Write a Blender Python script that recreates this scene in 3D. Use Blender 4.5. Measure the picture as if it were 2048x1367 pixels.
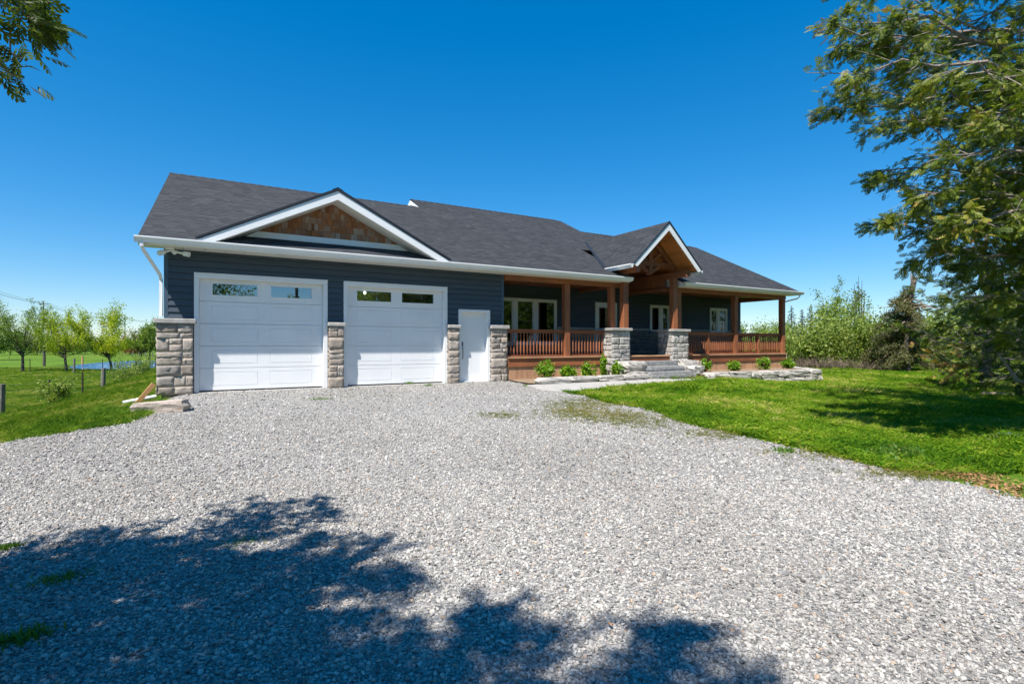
import bpy, bmesh, math, random
import numpy as np
from mathutils import Vector, Matrix
R=math.radians
scene=bpy.context.scene
for o in list(bpy.data.objects): bpy.data.objects.remove(o)

# ------------------------------------------------------------------ camera, sky, sun, exposure
FPX=1054.0; HZ=688.0; CX,CY,CZ=0.793,-14.067,1.08; HEAD=30.2
S_,C_=math.cos(R(HEAD)),math.sin(R(HEAD))          # facade direction seen in camera (right, forward)
cam=bpy.data.cameras.new('camera'); camo=bpy.data.objects.new('camera',cam); scene.collection.objects.link(camo)
cam.sensor_width=36; cam.lens=FPX/2048*36; cam.shift_y=(HZ-683.5)/2048
cam.clip_start=.05; cam.clip_end=3000
camo.location=(CX,CY,CZ); camo.rotation_euler=(R(90),0,R(-HEAD))
scene.camera=camo
SUN_AZ,SUN_EL=58.5,58.5                             # degrees from the facade normal towards -X, elevation
to_sun=Vector((-math.sin(R(SUN_AZ))*math.cos(R(SUN_EL)),-math.cos(R(SUN_AZ))*math.cos(R(SUN_EL)),math.sin(R(SUN_EL))))
w=bpy.data.worlds.new('World'); scene.world=w; w.use_nodes=True
nt=w.node_tree; bg=nt.nodes['Background']
sky=nt.nodes.new('ShaderNodeTexSky'); sky.sky_type='NISHITA'; sky.sun_disc=False
sky.sun_elevation=R(SUN_EL); sky.sun_rotation=math.atan2(to_sun.x,to_sun.y)
sky.air_density=1.0; sky.dust_density=0; sky.ozone_density=9.0; sky.altitude=0
hs=nt.nodes.new('ShaderNodeHueSaturation'); hs.inputs['Saturation'].default_value=1.50; hs.inputs['Value'].default_value=1.0
gm=nt.nodes.new('ShaderNodeGamma'); gm.inputs[1].default_value=.72; nt.links.new(sky.outputs[0],gm.inputs[0]); nt.links.new(gm.outputs[0],hs.inputs['Color']); nt.links.new(hs.outputs[0],bg.inputs[0]); bg.inputs[1].default_value=.146
sl=bpy.data.lights.new('sun','SUN'); sl.energy=5.0; sl.angle=R(.53); sl.color=(1,.955,.89)
so=bpy.data.objects.new('sun',sl); scene.collection.objects.link(so); so.rotation_euler=to_sun.to_track_quat('Z','Y').to_euler(); so.location=(0,0,40)
vs=scene.view_settings; vs.view_transform='Standard'; vs.look='None'; vs.gamma=1; vs.use_curve_mapping=False; vs.exposure=.80
scene.cycles.max_bounces=8; scene.cycles.transparent_max_bounces=12

# ------------------------------------------------------------------ helpers
rng=np.random.default_rng(7); rnd=random.Random(11)
COL=scene.collection
def ss(a,b,x):
    t=np.clip((np.asarray(x,float)-a)/(b-a),0,1); return t*t*(3-2*t)
def bump(x,y):
    return .018*np.sin(x*.9+1.3*np.sin(y*.5))*np.cos(y*.8+.7*np.sin(x*.6))
POND=(-6.0,78.,8.5,21.)
def G(x,y):
    """height of the ground"""
    x=np.asarray(x,float); y=np.asarray(y,float)
    z=-.05+.018*np.clip(y,-22,0)
    z=z-.33*ss(13,22,x)*ss(-12,-5,y)
    z=z-.16*ss(.5,-.3,x)*ss(-3.5,-.6,y)
    z=z-1.0*ss(-.6,-4.8,x)-.45*ss(8,40,y)*ss(1,-4,x)
    d=((x-POND[0])/POND[2])**2+((y-POND[1])/POND[3])**2
    z=z-.35*ss(1.15,.85,d)
    far=ss(40,160,np.hypot(x,y)); z=z+far*.5*np.sin(x*.013)*np.cos(y*.011)*.6
    inh=ss(.9,2.5,np.hypot(np.clip(np.abs(x-11.5)-12,0,None),np.clip(np.abs(y-5)-6.5,0,None)))
    return z+bump(x,y)*inh*.8
def g(x,y): return float(G(x,y))
def ray(px,py):
    r=(px-1024)/FPX; return np.array([r*S_+C_,-r*C_+S_,(HZ-py)/FPX])
def pix(px,py):
    """where the line of sight through a photo pixel meets the ground"""
    px=np.asarray(px,float); py=np.asarray(py,float); r=(px-1024)/FPX; dx,dy,dz=r*S_+C_,-r*C_+S_,(HZ-py)/FPX; z=-.1+0*px
    for i in range(40):
        t=(z-CZ)/dz; x=CX+dx*t; y=CY+dy*t; z=.5*z+.5*G(x,y)
    return (float(x),float(y)) if np.ndim(px)==0 else (x,y)
def cw(r,f): return CX+r*S_+f*C_, CY-r*C_+f*S_      # camera right/forward metres -> world
def pf(px,f): return cw((px-1024)/FPX*f,f)          # photo column at a given distance -> world

def tag(o,label=None,cat=None,group=None,kind=None):
    if label: o['label']=label
    if cat: o['category']=cat
    if group: o['group']=group
    if kind: o['kind']=kind
    return o
def thing(name,label,cat,loc=(0,0,0),group=None,rz=0):
    o=bpy.data.objects.new(name,None); COL.objects.link(o); o.location=loc; o.rotation_euler=(0,0,rz); o.empty_display_size=.2
    return tag(o,label,cat,group)
def link(name,me,parent=None,loc=(0,0,0),rot=(0,0,0),scl=(1,1,1)):
    o=bpy.data.objects.new(name,me); COL.objects.link(o); o.location=loc; o.rotation_euler=rot; o.scale=scl
    if parent: o.parent=parent
    return o
def mesh_np(name,v,f,mat=None,smooth=False,col=None):
    """v (N,3), f (M,k) arrays -> mesh; col (N,) -> point attribute 'tint'"""
    v=np.asarray(v,np.float32); f=np.asarray(f,np.int32); me=bpy.data.meshes.new(name)
    me.vertices.add(len(v)); me.vertices.foreach_set('co',v.ravel())
    k=f.shape[1]; me.loops.add(f.size); me.loops.foreach_set('vertex_index',f.ravel())
    me.polygons.add(len(f)); me.polygons.foreach_set('loop_start',np.arange(0,f.size,k,dtype=np.int32)); 
    me.polygons.foreach_set('loop_total',np.full(len(f),k,np.int32))
    if smooth: me.polygons.foreach_set('use_smooth',np.ones(len(f),bool))
    if col is not None:
        a=me.attributes.new('tint','FLOAT','POINT'); a.data.foreach_set('value',np.asarray(col,np.float32))
    me.update(calc_edges=True); me.validate()
    if mat: me.materials.append(mat)
    return me
class MB:
    def __init__(s): s.v=[]; s.f=[]
    def poly(s,pts): n=len(s.v); s.v+= [tuple(p) for p in pts]; s.f.append(tuple(range(n,n+len(pts)))); return s
    def box(s,x0,x1,y0,y1,z0,z1):
        n=len(s.v); s.v+=[(x0,y0,z0),(x1,y0,z0),(x1,y1,z0),(x0,y1,z0),(x0,y0,z1),(x1,y0,z1),(x1,y1,z1),(x0,y1,z1)]
        s.f+=[tuple(n+i for i in q) for q in ((0,3,2,1),(4,5,6,7),(0,1,5,4),(1,2,6,5),(2,3,7,6),(3,0,4,7))]; return s
    def prism(s,pts,ext):
        n=len(s.v); k=len(pts); e=Vector(ext)
        s.v+=[tuple(p) for p in pts]+[tuple(Vector(p)+e) for p in pts]
        s.f.append(tuple(range(n+k-1,n-1,-1))); s.f.append(tuple(range(n+k,n+2*k)))
        for i in range(k): j=(i+1)%k; s.f.append((n+i,n+j,n+k+j,n+k+i))
        return s
    def bar(s,a,b,w,h,up=(0,0,1)):
        """a square timber from a to b, w across, h along up"""
        a=Vector(a);b=Vector(b);d=(b-a).normalized();u=Vector(up);x=d.cross(u).normalized();u=x.cross(d)
        p=[a+x*w/2*i+u*h/2*j for i,j in((-1,-1),(1,-1),(1,1),(-1,1))]
        return s.prism(p,b-a)
    def tube(s,pts,rad,n=6,cap=True):
        pts=[Vector(p) for p in pts]; base=len(s.v); ref=Vector((.31,.2,.93))
        for i,p in enumerate(pts):
            d=(pts[min(i+1,len(pts)-1)]-pts[max(i-1,0)]).normalized()
            x=d.cross(ref); x=x.normalized() if x.length>1e-3 else Vector((1,0,0)); y=d.cross(x); r=rad[i] if hasattr(rad,'__len__') else rad
            for k in range(n): a=2*math.pi*k/n; s.v.append(tuple(p+(x*math.cos(a)+y*math.sin(a))*r))
        for i in range(len(pts)-1):
            for k in range(n): a=base+i*n+k; b=base+i*n+(k+1)%n; s.f.append((a,b,b+n,a+n))
        if cap: s.f.append(tuple(base+n-1-k for k in range(n))); s.f.append(tuple(base+(len(pts)-1)*n+k for k in range(n)))
        return s
    def lathe(s,prof,n=8):
        base=len(s.v)
        for r,z in prof:
            for k in range(n): a=2*math.pi*k/n; s.v.append((r*math.cos(a),r*math.sin(a),z))
        for i in range(len(prof)-1):
            for k in range(n): a=base+i*n+k; b=base+i*n+(k+1)%n; s.f.append((a,b,b+n,a+n))
        s.f.append(tuple(base+n-1-k for k in range(n))); s.f.append(tuple(base+(len(prof)-1)*n+k for k in range(n)))
        return s
    def mesh(s,name,mat,off=(0,0,0),smooth=False,bevel=0):
        me=bpy.data.meshes.new(name); o=Vector(off); me.from_pydata([tuple(Vector(p)-o) for p in s.v],[],s.f)
        bm=bmesh.new(); bm.from_mesh(me); bmesh.ops.recalc_face_normals(bm,faces=bm.faces)
        if bevel: bmesh.ops.bevel(bm,geom=list(bm.edges),offset=bevel,segments=1,affect='EDGES',profile=.5)
        if smooth:
            for f in bm.faces: f.smooth=True
        bm.to_mesh(me); bm.free(); me.update()
        if mat: me.materials.append(mat)
        return me
    def build(s,name,mat,parent=None,off=None,smooth=False,bevel=0):
        off=off if off is not None else (tuple(parent.matrix_world.translation) if False else (0,0,0))
        return link(name,s.mesh(name,mat,off,smooth,bevel),parent)

# ------------------------------------------------------------------ materials
MATS={}
def base_mat(name):
    m=bpy.data.materials.new(name); m.use_nodes=True; MATS[name]=m; return m,m.node_tree,m.node_tree.nodes['Principled BSDF']
def N(nt,t,**k):
    n=nt.nodes.new(t)
    for a,b in k.items(): setattr(n,a,b)
    return n
def ramp(nt,src,stops):
    r=N(nt,'ShaderNodeValToRGB'); el=r.color_ramp.elements
    while len(el)<len(stops): el.new(.5)
    for e,(p,c) in zip(el,stops): e.position=p; e.color=(*c,1)
    nt.links.new(src,r.inputs[0]); return r.outputs[0]
def coords(nt,scale=(1,1,1),kind='Object',rot=(0,0,0)):
    if kind=='World': src=N(nt,'ShaderNodeNewGeometry').outputs['Position']
    else: src=N(nt,'ShaderNodeTexCoord').outputs[kind]
    mp=N(nt,'ShaderNodeMapping'); mp.inputs['Scale'].default_value=scale; mp.inputs['Rotation'].default_value=rot
    nt.links.new(src,mp.inputs[0]); return mp.outputs[0]
def noise(nt,vec,scale,detail=4,rough=.55,dist=0):
    n=N(nt,'ShaderNodeTexNoise'); n.inputs['Scale'].default_value=scale; n.inputs['Detail'].default_value=detail; n.inputs['Roughness'].default_value=rough; n.inputs['Distortion'].default_value=dist
    nt.links.new(vec,n.inputs['Vector']); return n.outputs['Fac']
def mixc(nt,fac,a,b,mode='MIX'):
    m=N(nt,'ShaderNodeMix',data_type='RGBA',blend_type=mode)
    for s,v in ((m.inputs[0],fac),(m.inputs[6],a),(m.inputs[7],b)):
        if hasattr(v,'node'): nt.links.new(v,s)
        elif isinstance(v,tuple): s.default_value=(*v,1)
        else: s.default_value=v
    return m.outputs[2]
def addbump(nt,bs,h,strength,dist):
    b=N(nt,'ShaderNodeBump'); b.inputs['Strength'].default_value=strength; b.inputs['Distance'].default_value=dist
    nt.links.new(h,b.inputs['Height']); nt.links.new(b.outputs[0],bs.inputs['Normal'])
def varied(name,c0,c1,scale=3,rough=.6,stretch=(1,1,1),bumps=None,rand=0,spec=.5,kind='World',c2=None,metal=0):
    m,nt,bs=base_mat(name); v=coords(nt,stretch,kind); n=noise(nt,v,scale,6,.6)
    stops=[(.3,c0),(.7,c1)] if c2 is None else [(.3,c0),(.52,c1),(.72,c2)]
    c=ramp(nt,n,stops)
    if rand:
        oi=N(nt,'ShaderNodeObjectInfo'); k=ramp(nt,oi.outputs['Random'],[(0,(1-rand,)*3),(1,(1+rand,)*3)]); c=mixc(nt,1.0,c,k,'MULTIPLY')
    nt.links.new(c,bs.inputs['Base Color']); bs.inputs['Roughness'].default_value=rough; bs.inputs['Specular IOR Level'].default_value=spec; bs.inputs['Metallic'].default_value=metal
    if bumps: addbump(nt,bs,noise(nt,v,bumps[0],5,.6),bumps[1],bumps[2])
    return m
M_white=varied('white_paint',(.76,.765,.77),(.82,.82,.82),1.3,.42,bumps=(60,.05,.002))
M_trim=varied('white_aluminium',(.74,.745,.75),(.81,.81,.80),.9,.35)
M_soffit=varied('soffit_vinyl',(.68,.67,.63),(.74,.73,.69),1.2,.45)
M_siding=varied('navy_siding',(.055,.073,.092),(.070,.090,.111),1.1,.55,stretch=(.4,1,3),bumps=(140,.08,.002),rand=.05,spec=.2)
M_corner=varied('navy_corner_trim',(.05,.08,.115),(.07,.105,.145),1.5,.4)
M_drip=varied('black_drip_edge',(.012,.014,.02),(.02,.023,.03),3,.5)
M_rubber=varied('black_rubber',(.01,.01,.011),(.02,.02,.02),3,.6)
M_blackmetal=varied('black_metal',(.012,.012,.013),(.02,.02,.022),3,.35)
M_mortar=varied('mortar',(.44,.42,.39),(.56,.54,.50),18,.95,bumps=(90,.4,.004))
M_concrete=varied('concrete',(.30,.285,.26),(.40,.385,.36),4,.9,bumps=(60,.3,.003))
M_conc_dark=varied('foundation_concrete',(.13,.12,.105),(.22,.205,.18),5,.95,bumps=(40,.4,.004))
M_inner=varied('dark_interior',(.02,.02,.022),(.035,.034,.033),1,.8)
M_cap=varied('cap_stone',(.29,.27,.25),(.44,.42,.39),6,.85,bumps=(25,.5,.01),rand=.08)
M_fieldstone=varied('pale_boulder',(.20,.19,.175),(.44,.41,.37),3.0,.9,bumps=(9,.8,.03),rand=.1,c2=(.34,.32,.295))
M_stepstone=varied('step_stone',(.13,.13,.13),(.32,.315,.31),14,.9,bumps=(30,.8,.012))
M_rosestone=varied('weathered_slab_stone',(.20,.155,.12),(.44,.37,.31),7,.9,bumps=(14,.8,.02),c2=(.32,.24,.19))
M_dirt=varied('bare_mulch',(.13,.085,.05),(.26,.19,.125),5,1,bumps=(40,.7,.02),c2=(.19,.13,.08))
M_tpost=varied('rusty_steel',(.05,.03,.022),(.09,.06,.045),20,.7)
M_greywood=varied('grey_wood',(.10,.09,.075),(.24,.215,.18),5,.9,stretch=(6,6,.7),bumps=(30,.5,.01),kind='Object')
M_newwood=varied('raw_pine',(.50,.24,.09),(.62,.34,.15),6,.7,stretch=(5,5,1),kind='Object')
M_bark=varied('bark',(.045,.035,.027),(.13,.105,.085),9,.95,stretch=(3,3,.7),bumps=(18,.9,.02))
M_cedarbark=varied('cedar_bark',(.13,.105,.085),(.30,.255,.215),9,.95,stretch=(4,4,.9),bumps=(18,.9,.02))
M_deadwood=varied('dead_wood',(.20,.14,.10),(.42,.32,.23),9,.9,stretch=(3,3,.7),bumps=(18,.6,.01))
M_wire=varied('wire',(.05,.05,.05),(.1,.1,.1),4,.5)
M_ironish=varied('utility_pole_wood',(.07,.06,.05),(.13,.115,.10),3,.9,stretch=(4,4,.4))
def wood_mat(name,c0,c1,axis,rough=.55):
    m,nt,bs=base_mat(name); st={'x':(.6,9,9),'y':(9,.6,9),'z':(9,9,.6)}[axis]
    v=coords(nt,st,'World'); n=noise(nt,v,3.2,8,.65,.6); big=noise(nt,coords(nt,(1,1,1),'World'),1.1,3)
    c=ramp(nt,n,[(.28,c0),(.72,c1)]); k=ramp(nt,big,[(.3,(.80,.80,.80)),(.7,(1.18,1.15,1.1))]); c=mixc(nt,1.0,c,k,'MULTIPLY')
    oi=N(nt,'ShaderNodeObjectInfo'); k2=ramp(nt,oi.outputs['Random'],[(0,(.86,.86,.86)),(1,(1.14,1.14,1.14))]); c=mixc(nt,1.0,c,k2,'MULTIPLY')
    nt.links.new(c,bs.inputs['Base Color']); bs.inputs['Roughness'].default_value=rough; addbump(nt,bs,n,.25,.004); return m
W0,W1=(.185,.060,.026),(.36,.135,.058)
M_woodx=wood_mat('stained_timber_along_x',W0,W1,'x'); M_woody=wood_mat('stained_timber_along_y',W0,W1,'y'); M_woodz=wood_mat('stained_timber_upright',W0,W1,'z')
M_ceil=wood_mat('honey_cedar_ceiling',(.33,.115,.03),(.52,.21,.06),'y')
M_skirt=wood_mat('pale_cedar_skirting',(.38,.20,.11),(.56,.33,.20),'z',.7)
# weathered shakes: brown to silver grey from shake to shake
m,nt,bs=base_mat('weathered_shake'); oi=N(nt,'ShaderNodeObjectInfo')
c=ramp(nt,oi.outputs['Random'],[(0,(.20,.075,.028)),(.35,(.37,.155,.060)),(.6,(.27,.14,.085)),(.85,(.36,.25,.18)),(1,(.40,.33,.28))])
n=noise(nt,coords(nt,(14,14,1.6),'World'),2.5,7,.65); c=mixc(nt,1.0,c,ramp(nt,n,[(.25,(.55,.5,.48)),(.7,(1.2,1.2,1.2))]),'MULTIPLY')
n2=noise(nt,coords(nt,(1,1,1),'World'),1.6,3); c=mixc(nt,ramp(nt,n2,[(.52,(0,0,0)),(.74,(.6,.6,.6))]),c,(.36,.31,.28))
nt.links.new(c,bs.inputs['Base Color']); bs.inputs['Roughness'].default_value=.85; addbump(nt,bs,n,.5,.006); M_shake=m
# wall stones: tone per stone
def stone_mat(name,stops,rough=.9):
    m,nt,bs=base_mat(name); oi=N(nt,'ShaderNodeObjectInfo'); c=ramp(nt,oi.outputs['Random'],stops)
    v=coords(nt,(1,1,1),'World'); n=noise(nt,v,14,8,.65); n2=noise(nt,coords(nt,(1,1,3),'World'),5,5,.6)
    c=mixc(nt,1.0,c,ramp(nt,n,[(.25,(.66,.65,.64)),(.72,(1.2,1.2,1.19))]),'MULTIPLY'); c=mixc(nt,1.0,c,ramp(nt,n2,[(.3,(.85,.84,.84)),(.7,(1.1,1.09,1.07))]),'MULTIPLY')
    nt.links.new(c,bs.inputs['Base Color']); bs.inputs['Roughness'].default_value=rough; addbump(nt,bs,n,.6,.008); return m
M_stone=stone_mat('grey_brown_wall_stone',[(0,(.26,.22,.185)),(.3,(.34,.29,.245)),(.6,(.41,.355,.305)),(.8,(.29,.265,.245)),(1,(.45,.37,.30))])
M_stoneg=stone_mat('pale_grey_wall_stone',[(0,(.34,.325,.30)),(.35,(.42,.40,.37)),(.7,(.30,.29,.28)),(1,(.50,.475,.44))])
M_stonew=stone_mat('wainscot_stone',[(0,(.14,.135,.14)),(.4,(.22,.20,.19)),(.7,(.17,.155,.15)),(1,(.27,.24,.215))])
# shingles
m,nt,bs=base_mat('charcoal_shingle'); a=N(nt,'ShaderNodeAttribute',attribute_name='tint')
c=ramp(nt,a.outputs['Fac'],[(0,(.031,.034,.039)),(.5,(.041,.044,.050)),(1,(.056,.059,.065))])
n=noise(nt,coords(nt,(1,1,1),'World'),160,3,.7); c=mixc(nt,1.0,c,ramp(nt,n,[(.3,(.75,.75,.76)),(.7,(1.25,1.24,1.23))]),'MULTIPLY')
nt.links.new(c,bs.inputs['Base Color']); bs.inputs['Roughness'].default_value=.85; bs.inputs['Specular IOR Level'].default_value=.35; addbump(nt,bs,n,.5,.004); M_shingle=m
# glass: clear pane that mirrors the sky and trees
def glass_mat(name,tint,base):
    m,nt,bs=base_mat(name); out=nt.nodes['Material Output']; gl=N(nt,'ShaderNodeBsdfGlossy'); gl.inputs['Roughness'].default_value=.0; gl.inputs[0].default_value=(.93,.97,1,1)
    tr=N(nt,'ShaderNodeBsdfTransparent'); tr.inputs[0].default_value=(*tint,1); fr=N(nt,'ShaderNodeFresnel'); fr.inputs[0].default_value=1.52
    mp=N(nt,'ShaderNodeMapRange'); mp.inputs[3].default_value=base; mp.inputs[4].default_value=1; nt.links.new(fr.outputs[0],mp.inputs[0])
    mx=N(nt,'ShaderNodeMixShader'); nt.links.new(mp.outputs[0],mx.inputs[0]); nt.links.new(tr.outputs[0],mx.inputs[1]); nt.links.new(gl.outputs[0],mx.inputs[2]); nt.links.new(mx.outputs[0],out.inputs[0]); return m
M_glass=glass_mat('coated_window_glass',(.55,.6,.6),.24); M_glass2=glass_mat('porch_window_glass',(.5,.55,.55),.05)
# leaves
def leaf_mat(name,stops,trans=.35,rough=.5):
    m,nt,bs=base_mat(name); a=N(nt,'ShaderNodeAttribute',attribute_name='tint'); c=ramp(nt,a.outputs['Fac'],stops); out=nt.nodes['Material Output']
    nt.links.new(c,bs.inputs['Base Color']); bs.inputs['Roughness'].default_value=rough; bs.inputs['Specular IOR Level'].default_value=.3
    t=N(nt,'ShaderNodeBsdfTranslucent'); c2=mixc(nt,1.0,c,(1.5,1.6,.6),'MULTIPLY'); nt.links.new(c2,t.inputs[0])
    mx=N(nt,'ShaderNodeMixShader'); mx.inputs[0].default_value=trans; nt.links.new(bs.outputs[0],mx.inputs[1]); nt.links.new(t.outputs[0],mx.inputs[2]); nt.links.new(mx.outputs[0],out.inputs[0]); return m
M_cedar=leaf_mat('cedar_foliage',[(0,(.022,.045,.008)),(.4,(.078,.118,.012)),(.75,(.170,.205,.020)),(.95,(.30,.27,.045)),(1,(.26,.11,.035))],.28,.55)
M_maple=leaf_mat('spring_leaves',[(0,(.13,.20,.014)),(.5,(.25,.33,.02)),(1,(.42,.43,.035))],.45)
M_apple=leaf_mat('olive_spring_leaves',[(0,(0.08156,0.1359,0.02175)),(.5,(0.154,0.2175,0.03625)),(1,(0.2538,0.3081,0.06344))],.35)
M_scrub=leaf_mat('scrub_leaves',[(0,(0.1015,0.1522,0.03248)),(.5,(0.1928,0.2639,0.05278)),(1,(0.3451,0.3654,0.0812))],.35)
M_dull=leaf_mat('dull_spruce_needles',[(0,(.045,.052,.018)),(.5,(.105,.110,.034)),(.85,(.17,.155,.05)),(1,(.22,.14,.065))],.2)
M_darkfir=leaf_mat('dark_spruce_needles',[(0,(0.0144,0.0312,0.0168)),(.6,(0.03,0.0576,0.0288)),(1,(0.06,0.096,0.042))],.15)
M_hosta=leaf_mat('lime_shrub_leaves',[(0,(0.06325,0.1495,0.0138)),(.5,(0.138,0.276,0.01725)),(1,(0.276,0.391,0.023))],.35,.4)
M_weed=leaf_mat('weed_leaves',[(0,(0.0455,0.1105,0.013)),(.6,(0.0975,0.195,0.0234)),(1,(0.208,0.247,0.039))],.3)
M_twig=leaf_mat('bare_brush_twigs',[(0,(.13,.085,.07)),(.5,(.20,.14,.115)),(1,(.27,.20,.165))],.1,.8)
M_rust=leaf_mat('rust_needles',[(0,(.16,.06,.02)),(1,(.33,.14,.05))],.2)
# grass blades: colour per tuft
def grass_mat(name,stops):
    m,nt,bs=base_mat(name); oi=N(nt,'ShaderNodeObjectInfo'); pos=noise(nt,coords(nt,(1,1,1),'World'),.55,4,.6)
    ad=N(nt,'ShaderNodeMath',operation='MULTIPLY_ADD'); nt.links.new(oi.outputs['Random'],ad.inputs[0]); ad.inputs[1].default_value=.75
    mm=N(nt,'ShaderNodeMath',operation='MULTIPLY_ADD'); nt.links.new(pos,mm.inputs[0]); mm.inputs[1].default_value=1.9; mm.inputs[2].default_value=-.80; nt.links.new(mm.outputs[0],ad.inputs[2])
    c=ramp(nt,ad.outputs[0],stops); out=nt.nodes['Material Output']; nt.links.new(c,bs.inputs['Base Color']); bs.inputs['Roughness'].default_value=.7; bs.inputs['Specular IOR Level'].default_value=.1
    t=N(nt,'ShaderNodeBsdfTranslucent'); c2=mixc(nt,1.0,c,(1.4,1.5,.6),'MULTIPLY'); nt.links.new(c2,t.inputs[0])
    mx=N(nt,'ShaderNodeMixShader'); mx.inputs[0].default_value=.3; nt.links.new(bs.outputs[0],mx.inputs[1]); nt.links.new(t.outputs[0],mx.inputs[2]); nt.links.new(mx.outputs[0],out.inputs[0]); return m
M_grass=grass_mat('lawn_blades',[(0,(.030,.095,.006)),(.35,(.095,.205,.008)),(.62,(.165,.275,.012)),(.85,(.30,.35,.035)),(1,(.45,.40,.13))])
M_meadow=grass_mat('verge_blades',[(0,(.04,.10,.008)),(.35,(.095,.19,.012)),(.62,(.17,.25,.02)),(.85,(.30,.31,.05)),(1,(.42,.37,.13))])
# ground under the grass
m,nt,bs=base_mat('turf'); v=coords(nt,(1,1,1),'World'); n=noise(nt,v,.35,6,.65); n2=noise(nt,v,9,6,.7); n3=noise(nt,coords(nt,(.05,.5,1),'World'),.3,4,.6)
c=ramp(nt,n,[(.30,(.055,.125,.010)),(.5,(.085,.17,.014)),(.68,(.14,.20,.028))]); c=mixc(nt,1.0,c,ramp(nt,n2,[(.25,(.55,.55,.5)),(.7,(1.3,1.25,1.2))]),'MULTIPLY')
c=mixc(nt,ramp(nt,n3,[(.55,(0,0,0)),(.75,(.5,.5,.5))]),c,(.19,.18,.06))
nt.links.new(c,bs.inputs['Base Color']); bs.inputs['Roughness'].default_value=1; bs.inputs['Specular IOR Level'].default_value=.1; addbump(nt,bs,n2,.8,.05); M_turf=m
# gravel bed (seen between and beyond the modelled stones)
m,nt,bs=base_mat('gravel_bed'); v=coords(nt,(1,1,1),'World'); vo=N(nt,'ShaderNodeTexVoronoi'); vo.inputs['Scale'].default_value=48; nt.links.new(v,vo.inputs['Vector'])
sp=N(nt,'ShaderNodeSeparateColor'); nt.links.new(vo.outputs['Color'],sp.inputs[0])
c=ramp(nt,sp.outputs[0],[(0,(.19,.186,.178)),(.3,(.27,.263,.25)),(.6,(.345,.335,.318)),(.85,(.44,.427,.402)),(1,(.36,.31,.26))])
c=mixc(nt,1.0,c,ramp(nt,vo.outputs['Distance'],[(.0,(1,1,1)),(.6,(.9,.9,.9)),(1,(.55,.55,.55))]),'MULTIPLY')
n=noise(nt,v,.5,5,.6); c=mixc(nt,1.0,c,ramp(nt,n,[(.3,(.88,.87,.86)),(.7,(1.08,1.07,1.06))]),'MULTIPLY')
nt.links.new(c,bs.inputs['Base Color']); bs.inputs['Roughness'].default_value=.9; inv=N(nt,'ShaderNodeMath',operation='SUBTRACT'); inv.inputs[0].default_value=1; nt.links.new(vo.outputs['Distance'],inv.inputs[1]); addbump(nt,bs,inv.outputs[0],1.0,.02); M_gravel=m
m,nt,bs=base_mat('crushed_limestone'); oi=N(nt,'ShaderNodeObjectInfo')
c=ramp(nt,oi.outputs['Random'],[(0,(.12,.12,.122)),(.18,(.22,.216,.21)),(.45,(.32,.312,.298)),(.75,(.43,.417,.393)),(.92,(.54,.525,.495)),(.965,(.40,.345,.285)),(.99,(.40,.28,.19)),(1,(.27,.26,.29))])
n=noise(nt,coords(nt,(1,1,1),'World'),90,4,.65); c=mixc(nt,1.0,c,ramp(nt,n,[(.3,(.78,.78,.78)),(.7,(1.12,1.12,1.12))]),'MULTIPLY')
n4=noise(nt,coords(nt,(.55,.22,1),'World',(0,0,.35)),1.1,5,.6); c=mixc(nt,1.0,c,ramp(nt,n4,[(.32,(.84,.81,.775)),(.5,(.99,.965,.935)),(.68,(1.12,1.10,1.07))]),'MULTIPLY')
nt.links.new(c,bs.inputs['Base Color']); bs.inputs['Roughness'].default_value=.8; bs.inputs['Specular IOR Level'].default_value=.35; M_crush=m
m,nt,bs=base_mat('pond_water'); bs.inputs['Base Color'].default_value=(.03,.13,.29,1); bs.inputs['Roughness'].default_value=.12; bs.inputs['IOR'].default_value=1.33  # blue of the mirrored sky is put into the base colour
addbump(nt,bs,noise(nt,coords(nt,(1,2.2,1),'World'),1.6,4,.6),1.0,.5); M_water=m
m,nt,bs=base_mat('lit_bulb'); bs.inputs['Emission Color'].default_value=(1,.85,.6,1); bs.inputs['Emission Strength'].default_value=12; M_bulb=m
M_mull=varied('mullein_leaf',(.045,.085,.045),(.075,.125,.07),8,.8)  # green darkened to carry the shade the rosette sits in
M_dryweed=grass_mat('yellow_weeds',[(0,(.09,.12,.012)),(.5,(.16,.17,.025)),(1,(.24,.21,.06))])
m,nt,bs=base_mat('dry_litter'); oi=N(nt,'ShaderNodeObjectInfo'); nt.links.new(ramp(nt,oi.outputs['Random'],[(0,(.12,.06,.03)),(.5,(.26,.13,.055)),(1,(.42,.22,.09))]),bs.inputs['Base Color']); bs.inputs['Roughness'].default_value=.8; M_litter=m
M_drystone=varied('brown_stone',(.12,.09,.07),(.26,.21,.17),9,.95,bumps=(20,.6,.01))

# ------------------------------------------------------------------ the house
house=thing('house','navy sided bungalow with double garage, timber porch and charcoal shingle roof','house',(0,0,0))
H=house
CRS=.148
def board_mesh():
    b=MB(); b.prism([(0,-.036,0),(0,0,0),(0,0,CRS-.013),(0,-.012,CRS-.013)],(1,0,0))
    return b.mesh('siding_board',M_siding)
BOARD=board_mesh()
def siding(parent,x0,x1,z0,z1,y,openings=(),axis='x'):
    n=int(math.ceil((z1-z0)/CRS))
    for i in range(n):
        za=z0+i*CRS; zm=za+CRS*.5; segs=[(x0,x1)]
        for a,b,c,d in openings:
            if c<zm<d:
                ns=[]
                for p,q in segs:
                    if b<=p or a>=q: ns.append((p,q)); continue
                    if a>p: ns.append((p,a))
                    if b<q: ns.append((b,q))
                segs=ns
        for p,q in segs:
            if q-p<.02: continue
            if axis=='x': link('siding_board',BOARD,parent,(p,y,za),(0,0,0),(q-p,1,1))
            else: link('siding_board',BOARD,parent,(y,p,za),(0,0,R(90)),(q-p,1,1))
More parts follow.
